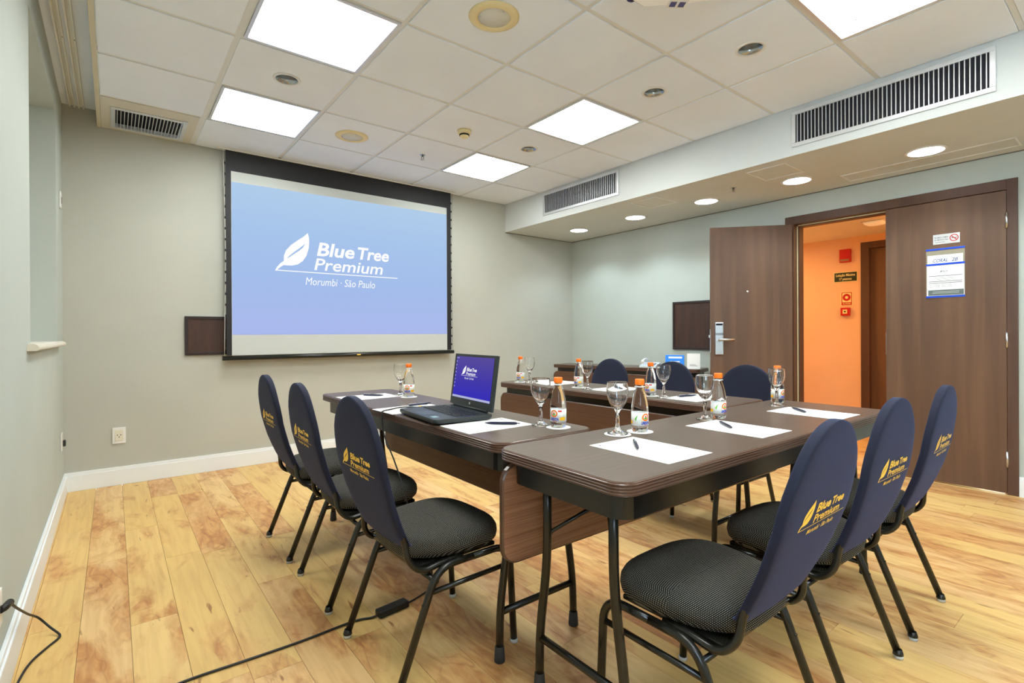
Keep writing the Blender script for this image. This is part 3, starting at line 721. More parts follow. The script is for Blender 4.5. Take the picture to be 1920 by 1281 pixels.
s2 = B().box((-.106, -.0046, .016), (.107, -.0030, .236)).obj('notice_sheet', PAPER, t_)
PR = [rect2d(-.094, z, .096, z+.0035) for z in (.158, .118, .106)]+[rect2d(-.060+.01*k, .146-.009*k, .050, .1475-.009*k) for k in range(3)]+[rect2d(-.090, z, -.03, z+.0015) for z in (.094, .086, .078)]+[rect2d(-.02, z, .04, z+.0015) for z in (.096, .088, .080)]
V, F = merge2d(PR+[([(x*.05-.03, y*.05+.185) for x, y in LOGO[0]], LOGO[1])])
mobj('lettering', print_mesh('lettering', V, F, lambda x, y: (x, -.0050, y), INK), s2)
mobj('grey_band', print_mesh('grey_band', *rect2d(-.098, .018, .104, .058), lambda x, y: (x, -.0050, y), GREY), s2)
mobj('band_lettering', print_mesh('band_lettering', *merge2d([rect2d(-.070, .043, .080, .046), rect2d(-.074, .033, .078, .036)]), lambda x, y: (x, -.0053, y), mat('pale_band_print', (.5, .55, .5), .6)), s2)

# ================================================================== CORRIDOR THINGS
t_ = empty('alarm_sounder', (CXW, 2.195, 1.89), RZ, 'square red fire alarm sounder, topmost on the orange corridor wall', 'alarm')
B().box((-.055, -.045, 0), (.055, -.0005, .145), .006).obj('housing', RED, t_)
B().box((-.045, -.047, .010), (.045, -.0452, .034), .001).obj('lens', mat('amber_lens', (.35, .20, .08), .3), t_)
t_ = empty('capacity_sign', (CXW, 2.20, 1.672), RZ, 'dark green plaque with the maximum capacity on the orange corridor wall', 'sign')
B().box((-.118, -.006, 0), (.118, -.0005, .112), .001).obj('plate', PALEP, t_)
B().box((-.112, -.0074, .006), (.112, -.0062, .106)).obj('face', GREENP, t_)
mobj('lettering', print_mesh('lettering', *merge2d([flat_text('Lota\u00e7\u00e3o M\u00e1xima', -.095, .064, .190, .028, .02), flat_text('17 pessoas', -.062, .022, .124, .026, .02)]), lambda x, y: (x, -.0079, y), PALEP), t_)
t_ = empty('fire_alarm_sign', (CXW, 2.19, 1.402), RZ, 'white and red fire alarm sign with a ring, above the call point', 'sign')
B().box((-.060, -.004, 0), (.060, -.0005, .160), .001).obj('plate', PALEP, t_)
mobj('red_field', print_mesh('red_field', *merge2d([ring2d(0, .095, .016, .040), rect2d(-.052, .008, .052, .040), rect2d(-.052, .040, -.044, .152), rect2d(.044, .040, .052, .152), rect2d(-.044, .144, .044, .152)]), lambda x, y: (x, -.0046, y), RED), t_)
mobj('lettering', print_mesh('lettering', *flat_text('ALARME', -.040, .018, .080, .014, .02), lambda x, y: (x, -.0052, y), PALEP), t_)
t_ = empty('call_point', (CXW, 2.195, 1.292), RZ, 'red manual call point box, lowest on the orange corridor wall', 'alarm')
B().box((-.045, -.04, 0), (.045, -.0005, .090), .004).obj('housing', RED, t_)
B().box((-.022, -.0425, .022), (.022, -.0402, .068)).obj('glass', PALEP, t_)
B().lathe([(.0001, 0), (.009, 0), (.009, .003), (.0001, .003)], 12, mtx=Matrix.Translation((0, -.0426, .045)) @ Matrix.Rotation(math.pi/2, 4, 'X')).obj('button', DARK, t_)
t_ = empty('corridor_light', (5.72, 1.70, 2.165), 0, 'frosted square ceiling light in the orange corridor', 'ceiling light')
B().prism(rrect(.19, .19, .02, 3), -.008, -.0005).obj('base', WHITE, t_)
q = B(); q.ring_skin([[Vector((x, y, -.008)) for x, y in rrect(.17, .17, .03, 3)], [Vector((x, y, -.026)) for x, y in rrect(.14, .14, .03, 3)], [Vector((x, y, -.032)) for x, y in rrect(.10, .10, .03, 3)]]); q.obj('diffuser', CORRL, t_)

# ================================================================== TABLES
def make_table(L, Wd, H, loc, rz, label, slide=0.0, pz=.230, lam=None, end=.075, end2=.075):
    """folding seminar table; sitters on local -y, modesty panel on local +y"""
    t_ = empty('folding_table', loc, rz, label, 'table', 'seminar tables in a U')
    rad = .055; th = .036
    q = B(); prof = []
    prof = [(0.008, H-th), (0.002, H-th+.002)]
    nr = 4
    for k in range(nr):
        z0 = H-th+.003+(th-.006)*k/nr; z1 = H-th+.003+(th-.006)*(k+1)/nr
        prof += [(.0025, z0+.0006), (0, z0+(z1-z0)*.35), (0, z0+(z1-z0)*.65), (.0025, z1-.0006)]
    prof += [(.002, H-.002), (.006, H-.0003)]
    rings = [[Vector((x, y, z)) for x, y in rrect(L-2*a, Wd-2*a, rad-a, 8)] for a, z in prof]
    q.ring_skin(rings, smooth=False); q.obj('edge_band', EDGE, t_)
    B().prism(rrect(L-.012, Wd-.012, rad-.006, 8), H-.004, H+.0004).obj('tabletop', TOPL, t_)
    ins = .034; ah = .068; q = B()
    outr = rrect(L-2*ins, Wd-2*ins, .05, 8); inr = rrect(L-2*ins-.012, Wd-2*ins-.012, .044, 8)
    q.ring_skin([[Vector((x, y, z)) for x, y in pl] for pl, z in ((outr, H-th), (outr, H-th-ah), (inr, H-th-ah), (inr, H-th))], closed=True, smooth=False)
    q.obj('apron', BLACKM, t_)
    zt = H-th-.012
    yf = min(.170, Wd/2-.045); yt = yf-.038
    for sx_ in (-1, 1):
        xl = L/2-(end if sx_ < 0 else end2)
        for sy_ in (-1, 1):
            pts = fillet([(sx_*xl, sy_*yt, zt), (sx_*xl, sy_*yt, .42), (sx_*xl, sy_*yf, .18), (sx_*xl, sy_*(yf+.003), .03)], .10, 6)
            lg = B().tube(pts, .0135, 12).obj('leg', BLACKM, t_)
            B().lathe([(.0001, 0), (.0185, 0), (.0185, .008), (.0155, .05), (.0135, .052), (.0001, .052)], 14, (sx_*xl, sy_*(yf+.003), 0)).obj('rubber_foot', RUBBER, lg)
            br = B().tube([(sx_*xl, sy_*yt, H-.265), (sx_*(xl-.012), sy_*(yt-.012), H-.245), (sx_*(xl-.112), sy_*.012, H-.150)], .006, 8).obj('brace', BLACKM, t_)
        B().tube([(sx_*xl, -yf, .163), (sx_*xl, yf, .163)], .0115, 10).obj('crossbar', BLACKM, t_)
        B().box((sx_*(xl-.112)-.016, -.022, H-.160), (sx_*(xl-.112)+.016, .022, H-.036), .004).obj('brace_bracket', BLACKM, t_)
    py = Wd/2-.030
    pl = rrect(L-.02, .305, .055, 6)
    rot = Matrix.Translation((slide, py, H-pz)) @ Matrix(((1, 0, 0, 0), (0, 0, 1, 0), (0, 1, 0, 0), (0, 0, 0, 1)))
    pn = B().prism(pl, -.008, .010, rot).obj('modesty_panel', lam or LAMI_SHADED, t_)
    q = B(); o2 = rrect(L-.02+.006, .311, .058, 6); i2 = rrect(L-.02-.004, .301, .053, 6)
    q.ring_skin([[rot @ Vector((x, y, z)) for x, y in pp_] for pp_, z in ((i2, -.0095), (o2, -.006), (o2, -.001), (o2, .003), (o2, .008), (i2, .0115))], closed=True, smooth=False)
    q.obj('panel_edge', EDGE, pn)
    for sx_ in (-1, 1): B().box((sx_*(L/2-.21)-.02, py-.050, H-.125), (sx_*(L/2-.21)+.02, py-.0085, H-.036), .003).obj('panel_bracket', BLACKM, t_)
    return t_
H = .75
make_table(1.82, .520, H, (1.835, 1.024, 0), math.radians(-.4), 'nearest brown folding table, laid crosswise, with three papers and pens', -.005, .207, LAMI_LIT, .105, .062)
make_table(1.83, .445, H, (1.190, 2.228, 0), math.radians(-90.2), 'brown folding table with the laptop, along the left row of chairs')
make_table(1.77, .445, H, (2.462, 2.175, 0), math.radians(90.8), 'brown folding table on the far side of the U, before the far row of chairs')
make_table(1.66, .36, .757, (4.125+.968*.1875, 3.525+.252*.1875, 0), math.atan2(1.65, -.43), 'brown folding table by the right wall with the telephone')

# ================================================================== CHAIRS
def hw_(z):
    if z >= .70: return .188*math.sqrt(max(0, 1-((z-.70)/.203)**2))
    return {0: 0}.get(0) or (.160+(.188-.160)*math.sin(min(1, (z-.42)/.28)*math.pi/2))
def yr_(z):
    P = [(.42, -.176), (.46, -.197), (.55, -.232), (.66, -.260), (.79, -.277), (.905, -.285)]
    for (a, u), (c, v) in zip(P, P[1:]):
        if z <= c: return u+(v-u)*(z-a)/(c-a)
    return P[-1][1]
def th_(z): return .032 if z < .87 else .032*max(.55, math.sqrt(max(0, 1-((z-.87)/.045)**2)))
EC, ES = .34, .36
def make_chair(label, lean=0.0):
    def yrl(z): return yr_(z)-lean*max(0, z-.46)/.445
    t_ = empty('banquet_chair', (0, 0, 0), 0, label, 'chair', 'covered banquet chairs around the tables')
    # back cover
    zs = [.420, .432, .47, .52, .57, .62, .67, .71, .75, .785, .815, .84, .86, .876, .888, .896, .901, .9029]
    rings = []; N = 40
    for z in zs:
        w, tt = max(hw_(z), .006), th_(z); yc = yrl(z)+.016; rg = []
        for k in range(N):
            a = 2*math.pi*k/N; c, s_ = math.cos(a), math.sin(a)
            e = .0012*math.sin(z*260)*max(0, 1-abs(z-.47)/.07) if abs(c) > .8 else 0
            rg.append(Vector(((w+e)*math.copysign(abs(c)**EC, c), yc+tt/2*math.copysign(abs(s_)**ES, s_), z+ (0 if z > .43 else .012*abs(c)))))
        rings.append(rg)
    q = B(); q.ring_skin(rings); cv = q.obj('back_cover', COVER, t_)
    def bm_(x, y):                                       # gold print on the rear of the cover
        X = -.118+x*.258; Z = .662+y*.205
        w, tt = hw_(Z), th_(Z); f = max(0, 1-(min(abs(X)/w, .999))**(2/EC))
        return (X, yrl(Z)+.016-tt/2*f**(ES/2)-.0012, Z)
    mobj('gold_logo', print_mesh('gold_logo', *LOGO_BOLD, bm_, GOLD), cv)
    # seat
    q = B(); rings = []
    for s_, z in ((.80, .367), (.92, .373), (.985, .388), (1.003, .406), (.992, .423), (.955, .436), (.88, .444), (.72, .449), (.48, .452), (.2, .453), (.02, .453)):
        rg = []
        for k in range(40):
            a = 2*math.pi*k/40; c, sn = math.cos(a), math.sin(a)
            v = .192*math.copysign(abs(sn)**.70, sn); u = (.205+.030*(v/.192))*math.copysign(abs(c)**.66, c)
            rg.append(Vector((u*s_, .018+v*s_, z)))
        rings.append(rg)
    q.ring_skin(rings); q.obj('seat', SEATF, t_)
    for sx_ in (-1, 1):
        X = sx_*.205
        fr = fillet([(X, .226, .014), (X, .208, .357), (X, .05, .357)], .075, 8)
        q = B(); q.tube(fr, .0122, 12)
        lg = q.obj('leg', BLACKM, t_)
        B().lathe([(.0001, 0), (.013, 0), (.0145, .006), (.0135, .013), (.0001, .013)], 12, (X, .227, 0)).obj('glide', GLIDE, lg)
        rr_ = fillet([(X, .05, .357), (X, -.085, .357), (X, -.222, .014)], .07, 8)
        q = B(); q.tube(rr_, .0122, 12)
        for u in (.28, .72): q.box((X-.005, -.105-.117*u-.000-.004, .33-.31*u-.012), (X+.005, -.105-.117*u+.014-.004, .33-.31*u+.012), .003)
        lg = q.obj('leg', BLACKM, t_)
        q = B(); q.lathe([(.0115, .03), (.016, .016), (.016, .012), (.0001, .012), (.0001, .03)], 12, (X, -.2215, 0)); q.obj('leg_tip', BLACKM, lg)
        B().lathe([(.0001, 0), (.013, 0), (.0145, .006), (.0135, .012), (.0001, .012)], 12, (X, -.223, 0)).obj('glide', GLIDE, lg)
        B().tube([(X*1.0, .212, .288), (X, -.112, .284)], .0085, 10).obj('stretcher', BLACKM, t_)
        bx_ = sx_*.150
        pts = fillet([(sx_*.186, .02, .362), (sx_*.186, -.06, .360), (sx_*.180, -.130, .346), (sx_*.170, -.172, .388), (sx_*.158, yrl(.45)+.016, .45), (bx_, yrl(.60)+.016, .60), (bx_*.93, yrl(.78)+.016, .78)], .045, 6)
        B().tube(pts, .0105, 10).obj('back_post', BLACKM, t_)
    B().tube([(-.205, -.100, .322), (.205, -.100, .322)], .008, 8).obj('rear_crossbar', BLACKM, t_)
    B().box((-.17, -.14, .352), (.17, .17, .366), .004).obj('seat_board', BLACKM, t_)
    return t_
c0 = make_chair('navy covered chair nearest the camera at the front table, seen from behind', .045)
c0.location = (1.294, .778, 0)
lf = -math.pi/2
c1_ = make_chair('navy covered chair of the left row nearest the camera', .012)
c1_.location = (.888, 1.645, 0); c1_.rotation_euler = (0, 0, lf+math.radians(1))
dup(c1_, (1.872, .779, 0), math.radians(-1), 'navy covered chair in the middle of the front row of three')
dup(c1_, (2.438, .779, 0), math.radians(1), 'navy covered chair at the right end of the front row, nearest the door')
dup(c1_, (.886, 2.250, 0), lf-math.radians(1), 'navy covered chair in the middle of the left row')
dup(c1_, (.884, 2.832, 0), lf, 'navy covered chair of the left row farthest from the camera')
dup(c1_, (2.842, 1.618, 0), math.pi/2, 'navy covered chair of the far row nearest the doorway, facing the camera')
dup(c1_, (2.842, 2.165, 0), math.pi/2, 'navy covered chair in the middle of the far row, below the blue card')
dup(c1_, (2.842, 2.740, 0), math.pi/2, 'navy covered chair at the left end of the far row')

# ================================================================== ON THE TABLES
ZT = H+.0006
# bottles
def make_bottle(label):
    t_ = empty('water_bottle', (0, 0, 0), 0, label, 'bottle', 'small water bottles with orange caps')
    pts = [(.0001, .006), (.012, .005), (.022, .0005), (.027, .002), (.0298, .010), (.0305, .020), (.0298, .024), (.0298, .070), (.0305, .074), (.0300, .085), (.0285, .100), (.0255, .118), (.0215, .135), (.0175, .147), (.0150, .152), (.0140, .156), (.0138, .166), (.0001, .166)]
    B().lathe(pts, 28).obj('bottle_body', PET, t_)
    q = B(); q.lathe([(.0130, .1665), (.0162, .1668), (.0165, .169), (.0165, .184), (.0152, .187), (.0001, .187)], 28); cp = q.obj('cap', ORANGE, t_)
    B().lathe([(.0145, .158), (.0185, .159), (.0185, .161), (.0145, .162)], 24, closed=True).obj('neck_ring', mat('pale_neck_ring', (.80, .84, .88), .15), t_)
    # wrapped label with printed patches
    R = .0302
    q = B(); q.lathe([(R, .0235), (R+.0002, .0235), (R+.0002, .0705), (R, .0705)], 40, closed=True)
    me = q.mesh('label'); me.materials.append(LAB_W); lab = mobj('label', me, t_)
    def wrap(V, F, m, nm, h):
        mobj(nm, print_mesh(nm, V, F, lambda x, y: ((R+.0002+h)*math.sin(x/R), -(R+.0002+h)*math.cos(x/R), y), m), lab)
    for k, a in enumerate((-.047, .047)):
        V = [(a-.044, .030), (a-.014, .036), (a-.012, .060), (a-.026, .067), (a-.044, .060)]
        wrap(V, [tuple(range(5))], LAB_Y, 'yellow_print', .0002)
        V = [(a-.040, .048), (a-.030, .061), (a-.018, .058), (a-.013, .050), (a-.020, .042), (a-.036, .040)]
        wrap(V, [tuple(range(6))], LAB_G, 'green_print', .0004)
        wrap([(a+.015, .046), (a+.036, .042), (a+.040, .054), (a+.022, .058)], [(0, 1, 2, 3)], LAB_G, 'green_print', .0003)
        wrap(*rect2d(a+.022, .029, a+.044, .041, 5), LAB_Y, 'yellow_print', .0002)
        wrap(*rect2d(a+.015, .0605, a+.030, .0665, 4), LAB_R, 'red_print', .0002)
        wrap(*ring2d(a, .054, .0085, .0135, 22), LAB_O, 'orange_ring', .0005)
        wrap(*ring2d(a, .053, 0, .0065, 14, math.pi, 2*math.pi), LAB_G, 'emblem_leaf', .0005)
        wrap(*ring2d(a, .0560, 0, .0032, 10), LAB_R, 'emblem_dot', .0007)
        wrap(*flat_text('LINDOYA', a-.016, .0290, .034, .0100, .05), LAB_B, 'blue_lettering', .0006)
        wrap(*rect2d(a-.006, .0255, a+.012, .0272, 3), LAB_R, 'red_print', .0003)
    return t_
bts = [(1.474, 1.160, .70, 'orange capped water bottle on the front table, nearest the camera'),
       (1.308, 1.409, -.55, 'orange capped water bottle right of the laptop at the near table corner'),
       (1.951, 1.134, .90, 'orange capped water bottle in the middle of the front table'),
       (2.606, 1.195, 1.0, 'orange capped water bottle behind a glass at the far right of the front table'),
       (1.303, 2.638, -.35, 'orange capped water bottle left of the laptop, at the far end of its table'),
       (2.334, 2.918, -.60, 'small orange capped water bottle at the far left end of the far table'),
       (2.387, 2.374, -.85, 'orange capped water bottle in front of the left chair of the far row'),
       (2.364, 1.784, -.80, 'orange capped water bottle in front of the blue card and far middle chair')]
bts = [(x, y, -math.atan2(x, y)+d_-.047/.0302, lb) for x, y, d_, lb in bts]
b0 = None
coaster_xy = {0, 1, 4, 5, 6, 7}
def zt_b(k): return ZT+.002 if k in coaster_xy else ZT
for k, (x, y, a, lb) in enumerate(bts):
    if b0 is None: b0 = make_bottle(lb); b0.location = (x, y, zt_b(k)); b0.rotation_euler = (0, 0, a)
    else: dup(b0, (x, y, zt_b(k)), a, lb)
# goblets
def make_goblet(label):
    t_ = empty('water_goblet', (0, 0, 0), 0, label, 'glass', 'stemmed water glasses')
    outer = [(.0001, .0005), (.034, .0005), (.0365, .002), (.0355, .0042), (.024, .007), (.012, .014), (.0078, .026), (.0066, .050), (.0072, .074), (.0100, .082), (.0185, .092), (.0285, .108), (.0355, .127), (.0385, .146), (.0378, .164), (.0357, .178), (.03525, .1808), (.0350, .1814)]
    inner = [(.0347, .1816), (.0344, .1814), (.03415, .1808), (.0345, .178), (.0366, .164), (.0373, .146), (.0343, .1275), (.0273, .1092), (.0172, .0945), (.0060, .0885), (.0001, .0870)]
    B().lathe(outer[:9], 32).obj('stem_and_foot', GLASS, t_)
    B().lathe([(.0001, .0738)]+[(.0070, .0738), (.0072, .0740)]+outer[9:]+inner, 36).obj('bowl', GLASS, t_)
    return t_
gls = [(1.376, 1.179, 'stemmed glass on the front table, nearest the camera'),
       (1.287, 1.486, 'stemmed glass right of the laptop beside the near bottle'),
       (1.886, 1.155, 'stemmed glass in the middle of the front table'),
       (2.500, 1.150, 'stemmed glass before the bottle at the far right of the front table'),
       (1.300, 2.740, 'stemmed glass left of the laptop, behind its bottle'),
       (2.357, 2.842, 'stemmed glass at the far left end of the far table'),
       (2.341, 2.250, 'stemmed glass before the left chair of the far row'),
       (2.355, 1.690, 'stemmed glass before the far middle chair and the blue card')]
g0 = None
for k, (x, y, lb) in enumerate(gls):
    z = ZT+.002 if k in (0,) else ZT
    if g0 is None: g0 = make_goblet(lb); g0.location = (x, y, z)
    else: dup(g0, (x, y, z), 0, lb)
# coasters
cs = [(1.474, 1.160, 'white paper coaster under the nearest bottle'), (1.308, 1.409, 'white paper coaster under the bottle right of the laptop'),
      (1.376, 1.179, 'white paper coaster under the nearest glass'), (1.303, 2.638, 'white paper coaster under the bottle left of the laptop'),
      (2.334, 2.918, 'white paper coaster under the bottle at the far left table end'), (2.387, 2.374, 'white paper coaster under the bottle before the left far chair'), (2.364, 1.784, 'white paper coaster under the bottle before the middle far chair')]
cm = B().lathe([(.0001, 0), (.044, 0), (.0465, .0008), (.0465, .0018), (.0001, .0018)], 40).mesh('coaster'); cm.materials.append(PAPER)
for x, y, lb in cs:
    mobj('coaster', cm, None, (x, y, ZT), lb, cat='coaster', group='white paper coasters')
# papers: local x width, y height, top edge at +y
def paper(cx, cy, rz, label, z=ZT):
    t_ = empty('note_paper', (cx, cy, z), rz, label, 'paper', 'blank sheets of hotel note paper')
    B().box((-.105, -.1485, 0), (.105, .1485, .0010)).obj('sheet', PAPER, t_)
    V = [(x*.045-.088, y*.045+.118) for x, y in LOGO[0]]
    mobj('small_logo', print_mesh('small_logo', V, LOGO[1], lambda x, y: (x, y, .0014), INK), t_)
if 1:
    paper(1.272, .968, math.radians(-1), 'sheet of note paper on the front table, nearest the camera')
    paper(1.800, .972, math.radians(-1), 'sheet of note paper in the middle of the front table')
    paper(2.393, .948, math.radians(-1), 'sheet of note paper at the right end of the front table')
    paper(1.128, 1.620, lf, 'sheet of note paper with a pen right of the laptop')
    paper(1.105, 2.215, lf+math.radians(2), 'sheet of note paper half under the laptop')
    paper(1.130, 2.800, lf, 'sheet of note paper left of the laptop at the far table end')
    paper(2.480, 1.580, math.pi/2, 'sheet of note paper on the far table before the nearest far chair')
    paper(2.495, 2.150, math.pi/2, 'sheet of note paper on the far table before the middle far chair')
    paper(2.490, 2.690, math.pi/2, 'sheet of note paper on the far table before the left far chair')
# pens
def make_pen(label):
    t_ = empty('ballpoint_pen', (0, 0, 0), 0, label, 'pen', 'dark ballpoint pens on the note paper')
    R_ = Matrix.Translation((0, 0, .0055)) @ Matrix.Rotation(math.pi/2, 4, 'Y')
    B().lathe([(.0001, -.060), (.0040, -.060), (.0052, -.050), (.0055, -.010), (.0052, .040), (.0036, .055), (.0012, .066), (.0001, .068)], 12, mtx=R_).obj('barrel', PENB, t_)
    B().lathe([(.0001, -.072), (.0026, -.072), (.0026, -.060), (.0001, -.060)], 10, mtx=R_).obj('push_button', mat('grey_button', (.25, .26, .30), .3), t_)
    B().box((-.058, -.0015, .0108), (-.020, .0015, .0122)).box((-.058, -.0015, .008), (-.055, .0015, .0108)).obj('clip', STEEL, t_)
    return t_
def pen_at(p0, p1, label, first=[None]):
    (x0, y0), (x1, y1) = p0, p1; a = math.atan2(y1-y0, x1-x0); loc = ((x0+x1)/2, (y0+y1)/2, ZT+.0013)
    if first[0] is None: first[0] = make_pen(label); first[0].location = loc; first[0].rotation_euler = (0, 0, a)
    else: dup(first[0], loc, a, label)
pen_at((1.225, 1.545), (1.130, 1.638), 'dark blue pen on the sheet right of the laptop')
pen_at((1.325, 1.068), (1.222, .968), 'pen on the nearest sheet of the front table')
pen_at((1.850, 1.070), (1.762, .970), 'pen on the middle sheet of the front table')
pen_at((2.445, 1.055), (2.352, .955), 'pen on the right sheet of the front table')
pen_at((1.125, 2.868), (1.208, 2.765), 'dark pen on the sheet left of the laptop')
pen_at((2.520, 2.190), (2.500, 2.080), 'dark pen on the sheet before the middle far chair')
pen_at((2.425, 1.645), (2.550, 1.615), 'dark pen on the sheet before the nearest far chair')
pen_at((1.130, 2.290), (1.250, 2.300), 'dark pen behind the laptop on the half hidden sheet')

# laptop: local x along width, y towards the lid (world about +x), origin at base centre
t_ = empty('laptop', (1.105, 1.905, ZT+.0014), math.radians(-90-4.8), 'open black laptop showing the blue slide, on the left table', 'laptop')
LW, LD, LT = .385, .262, .023
q = B(); q.ring_skin([[Vector((x, y, z)) for x, y in rrect(LW-a, LD-a, .018, 5)] for a, z in ((.02, 0.002), (.006, .006), (0, .012), (0, .018), (.004, LT))], smooth=False); base = q.obj('base', LAPT, t_)
B().box((-.055, -.118, LT), (.055, -.048, LT+.0006)).obj('touchpad', mat('dark_touchpad', (.03, .038, .04), .3), base)
B().box((-.165, -.030, LT-.0002), (.165, .085, LT+.0004)).obj('keyboard_tray', mat('grey_keyboard_tray', (.055, .065, .065), .4), base)
km = B().box((-.0072, -.0075, 0), (.0072, .0075, .0024), .0012).mesh('key'); km.materials.append(KEY)
for r_ in range(6):
    for c_ in range(17):
        mobj('key', km, base, (-.155+c_*.01935, -.020+r_*.0190, LT+.0004))
B().box((.100, -.110, LT), (.135, -.085, LT+.0005)).obj('sticker', mat('silver_teal_sticker', (.35, .55, .55), .3, .4), base)
lid = bpy.data.objects.new('lid', None)
tilt = math.radians(-8)                                 # leaning back from upright
RL = Matrix.Translation((0, LD/2-.012, LT+.002)) @ Matrix.Rotation(tilt, 4, 'X')
q = B(); q.box((-LW/2, 0, .004), (LW/2, .012, .239), .004, mtx=RL); lid = q.obj('lid', LAPT, t_)
def lp(x, z, d_=-.0008): return tuple(RL @ Vector((x, d_, z)))
B().tube([(-.15, LD/2-.008, LT+.004), (.15, LD/2-.008, LT+.004)], .0065, 10).obj('hinge', KEY, t_)
me = bpy.data.meshes.new('display'); me.from_pydata([(-.172, .038, 0), (.172, .038, 0), (.172, .227, 0), (-.172, .227, 0)], [], [(0, 1, 2, 3)]); me.materials.append(DESK)
dsp = mobj('display', me, lid); dsp.matrix_basis = RL @ Matrix.Translation((0, -.0008, 0)) @ Matrix.Rotation(math.pi/2, 4, 'X')
V, F = rect2d(-.172, .0385, .172, .048); mobj('taskbar', print_mesh('taskbar', V, F, lambda x, y: lp(x, y, -.0014), TASK), lid)
V = [(x*.150-.104, y*.150+.140) for x, y in LOGO[0]]; mobj('slide_logo', print_mesh('slide_logo', V, LOGO[1], lambda x, y: lp(x, y, -.0016), SLIDEW), lid)
V, F = merge2d([rect2d(-.166, .216-.0165*k, -.160, .222-.0165*k) for k in range(9)]+[rect2d(-.152, .216, -.146, .222)]); mobj('desktop_icon', print_mesh('desktop_icon', V, F, lambda x, y: lp(x, y, -.0014), TASK), lid)
B().lathe([(.0001, 0), (.006, 0), (.006, .0006), (.0001, .0006)], 16, mtx=RL @ Matrix.Translation((0, -.0002, .021)) @ Matrix.Rotation(math.pi/2, 4, 'X')).obj('badge', STEEL, lid)

# laptop power lead: over the table edge, to the brick on the floor and on to the near wall
t_ = empty('power_lead', (.77, 1.91, 0), 0, 'black laptop power lead with its brick lying on the floor by the left chairs', 'cable')
def rel(pts): return [(x-.77, y-1.91, z) for x, y, z in pts]
B().tube(rel(spline([(1.140, 2.106, .767), (1.100, 2.132, .768), (1.056, 2.205, .764), (1.000, 2.220, .7565), (.955, 2.200, .7545), (.948, 2.190, .735), (.948, 2.165, .65), (.946, 2.06, .56), (.948, 1.962, .44), (.985, 1.950, .26), (1.065, 1.985, .09), (1.120, 2.015, .012), (1.120, 1.995, .0045), (1.035, 1.950, .0045), (.932, 1.917, .0045), (.850, 1.908, .008)], 6)), .0032, 7).obj('thin_cord', CABLE, t_)
q = B(); q.tube(rel([(1.160, 2.100, .766), (1.112, 2.124, .768)]), .0055, 8); q.obj('plug', CABLE, t_)
B().tube(rel([(1.112, 2.124, .768), (1.101, 2.131, .768)]), .0068, 8).obj('plug_ring', YELLOW, t_)
B().box((-.065, -.022, .0005), (.065, .022, .026), .006, mtx=Matrix.Translation((.095, -.003, 0)) @ Matrix.Rotation(math.radians(6), 4, 'Z')).obj('power_brick', CABLE, t_)
B().tube(rel(spline([(.812, 1.904, .010), (.780, 1.906, .0052), (.708, 1.925, .0052), (.512, 1.918, .0052), (.326, 1.924, .0052), (.162, 1.929, .0052), (-.02, 1.90, .0052), (-.15, 1.80, .0052)], 6)), .0042, 7).obj('mains_cord', CABLE, t_)
# black lead at the left wall
t_ = empty('wall_lead', (XL, 2.16, .285), 0, 'black lead dropping from the left wall to the floor, lower left', 'cable')
B().box((.001, -.04, -.055), (.010, .04, .055), .003).obj('cover_plate', WHITE, t_)
B().tube([(.010, 0, 0), (.018, .01, 0), (.026, .045, 0)], .011, 10).obj('plug', CABLE, t_)
B().tube([(q_[0]-XL, q_[1]-2.16, q_[2]-.285) for q_ in spline([(-.254, 2.205, .285), (-.249, 2.287, .232), (-.240, 2.47, .130), (-.222, 2.565, .070), (-.190, 2.560, .026), (-.161, 2.520, .0055), (-.166, 2.488, .0050), (-.190, 2.445, .0050), (-.225, 2.368, .0050), (-.243, 2.26, .0050), (-.25, 2.1, .0050)], 6)], .0038, 7).obj('cord', CABLE, t_)

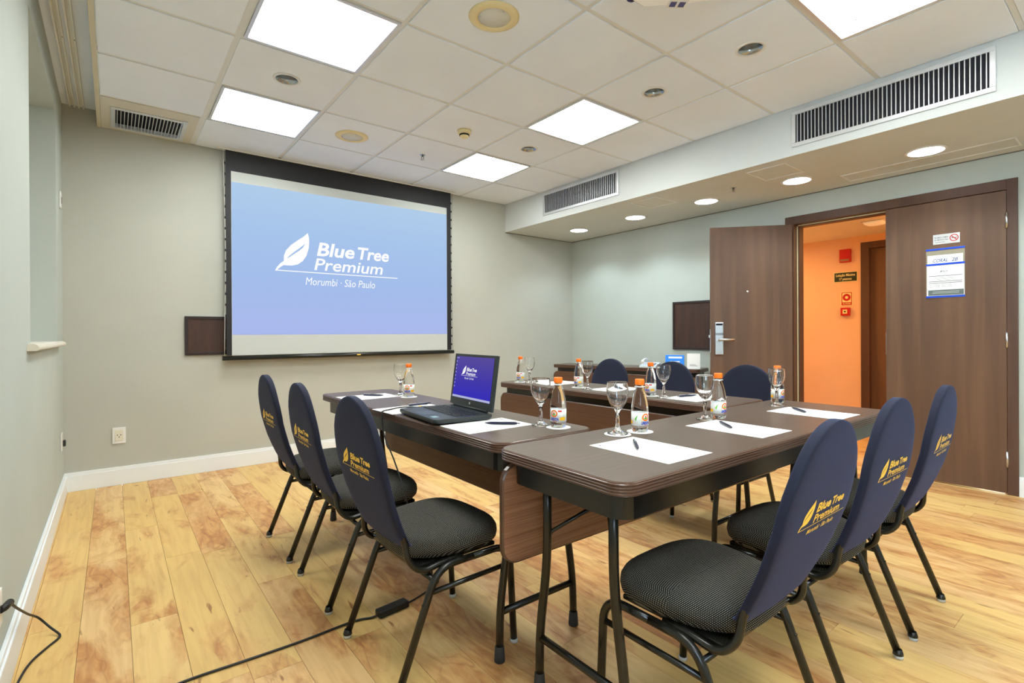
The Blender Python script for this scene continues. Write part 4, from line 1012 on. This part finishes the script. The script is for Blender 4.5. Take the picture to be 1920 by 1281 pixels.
# ---- on the table by the right wall
ZD = .757+.0006
t_ = empty('desk_phone', (4.30, 3.25, ZD), math.radians(-70), 'white desk telephone on the table by the right wall', 'telephone')
q = B(); q.prism([(-.09, 0), (.09, 0), (.09, .028), (.07, .048), (-.09, .018)], -.085, .085, Matrix(((0, 0, 1, 0), (1, 0, 0, 0), (0, 1, 0, 0), (0, 0, 0, 1)))); q.obj('body', mat('pale_phone_plastic', (.62, .68, .76), .4), t_)
q = B(); q.tube(spline([(-.055, -.085, .052), (-.055, -.05, .072), (-.055, .03, .082), (-.055, .085, .062)], 5), [.016]*4+[.012]*8+[.016]*4, 10); q.obj('handset', mat('white_handset', (.78, .80, .84), .35), t_)
pk = B().box((-.008, -.006, 0), (.008, .006, .004), .001).mesh('phone_key'); pk.materials.append(mat('phone_key_grey', (.2, .22, .26), .5))
for i in range(3):
    for j in range(4): mobj('phone_key', pk, t_, (.005+i*.024, -.05+j*.022, .026+.0045*j))
B().box((-.088, -.09, 0), (.088, .09, .0008)).obj('foot_mat', RUBBER, t_)
def tent(x, y, rz, w, h, lean, m, name, label, prints):
    t_ = empty(name, (x, y, ZD), rz, label, 'table card')
    R_ = Matrix.Rotation(-lean, 4, 'X')
    B().box((-w/2, -.0015, .001), (w/2, .0015, h), mtx=R_).obj('card', m, t_)
    B().box((-w/2, .0016, .001), (w/2, .0040, h), mtx=Matrix.Translation((0, 2*h*math.sin(lean)+.002, 0)) @ Matrix.Rotation(lean, 4, 'X')).obj('back_flap', PAPER, t_)
    V, F = merge2d(prints); mobj('lettering', print_mesh('lettering', V, F, lambda u, v: tuple(R_ @ Vector((u, -.0021, v))), PAPER if m is CARDB else INK), t_)
fz = math.radians(-62)
tent(4.335, 2.985, fz, .180, .135, .25, CARDB, 'blue_card', 'bright blue tent card standing behind the far middle chair', [rect2d(-.06, .100, .07, .118), rect2d(-.045, .062, .05, .072), rect2d(-.07, .030, -.01, .036), rect2d(.01, .030, .06, .036)])
tent(4.375, 2.800, fz, .120, .150, .12, PAPER, 'white_card', 'white card standing right of the blue card by the right wall', [rect2d(-.035, .030, .035, .034), rect2d(-.035, .042, .02, .045)])
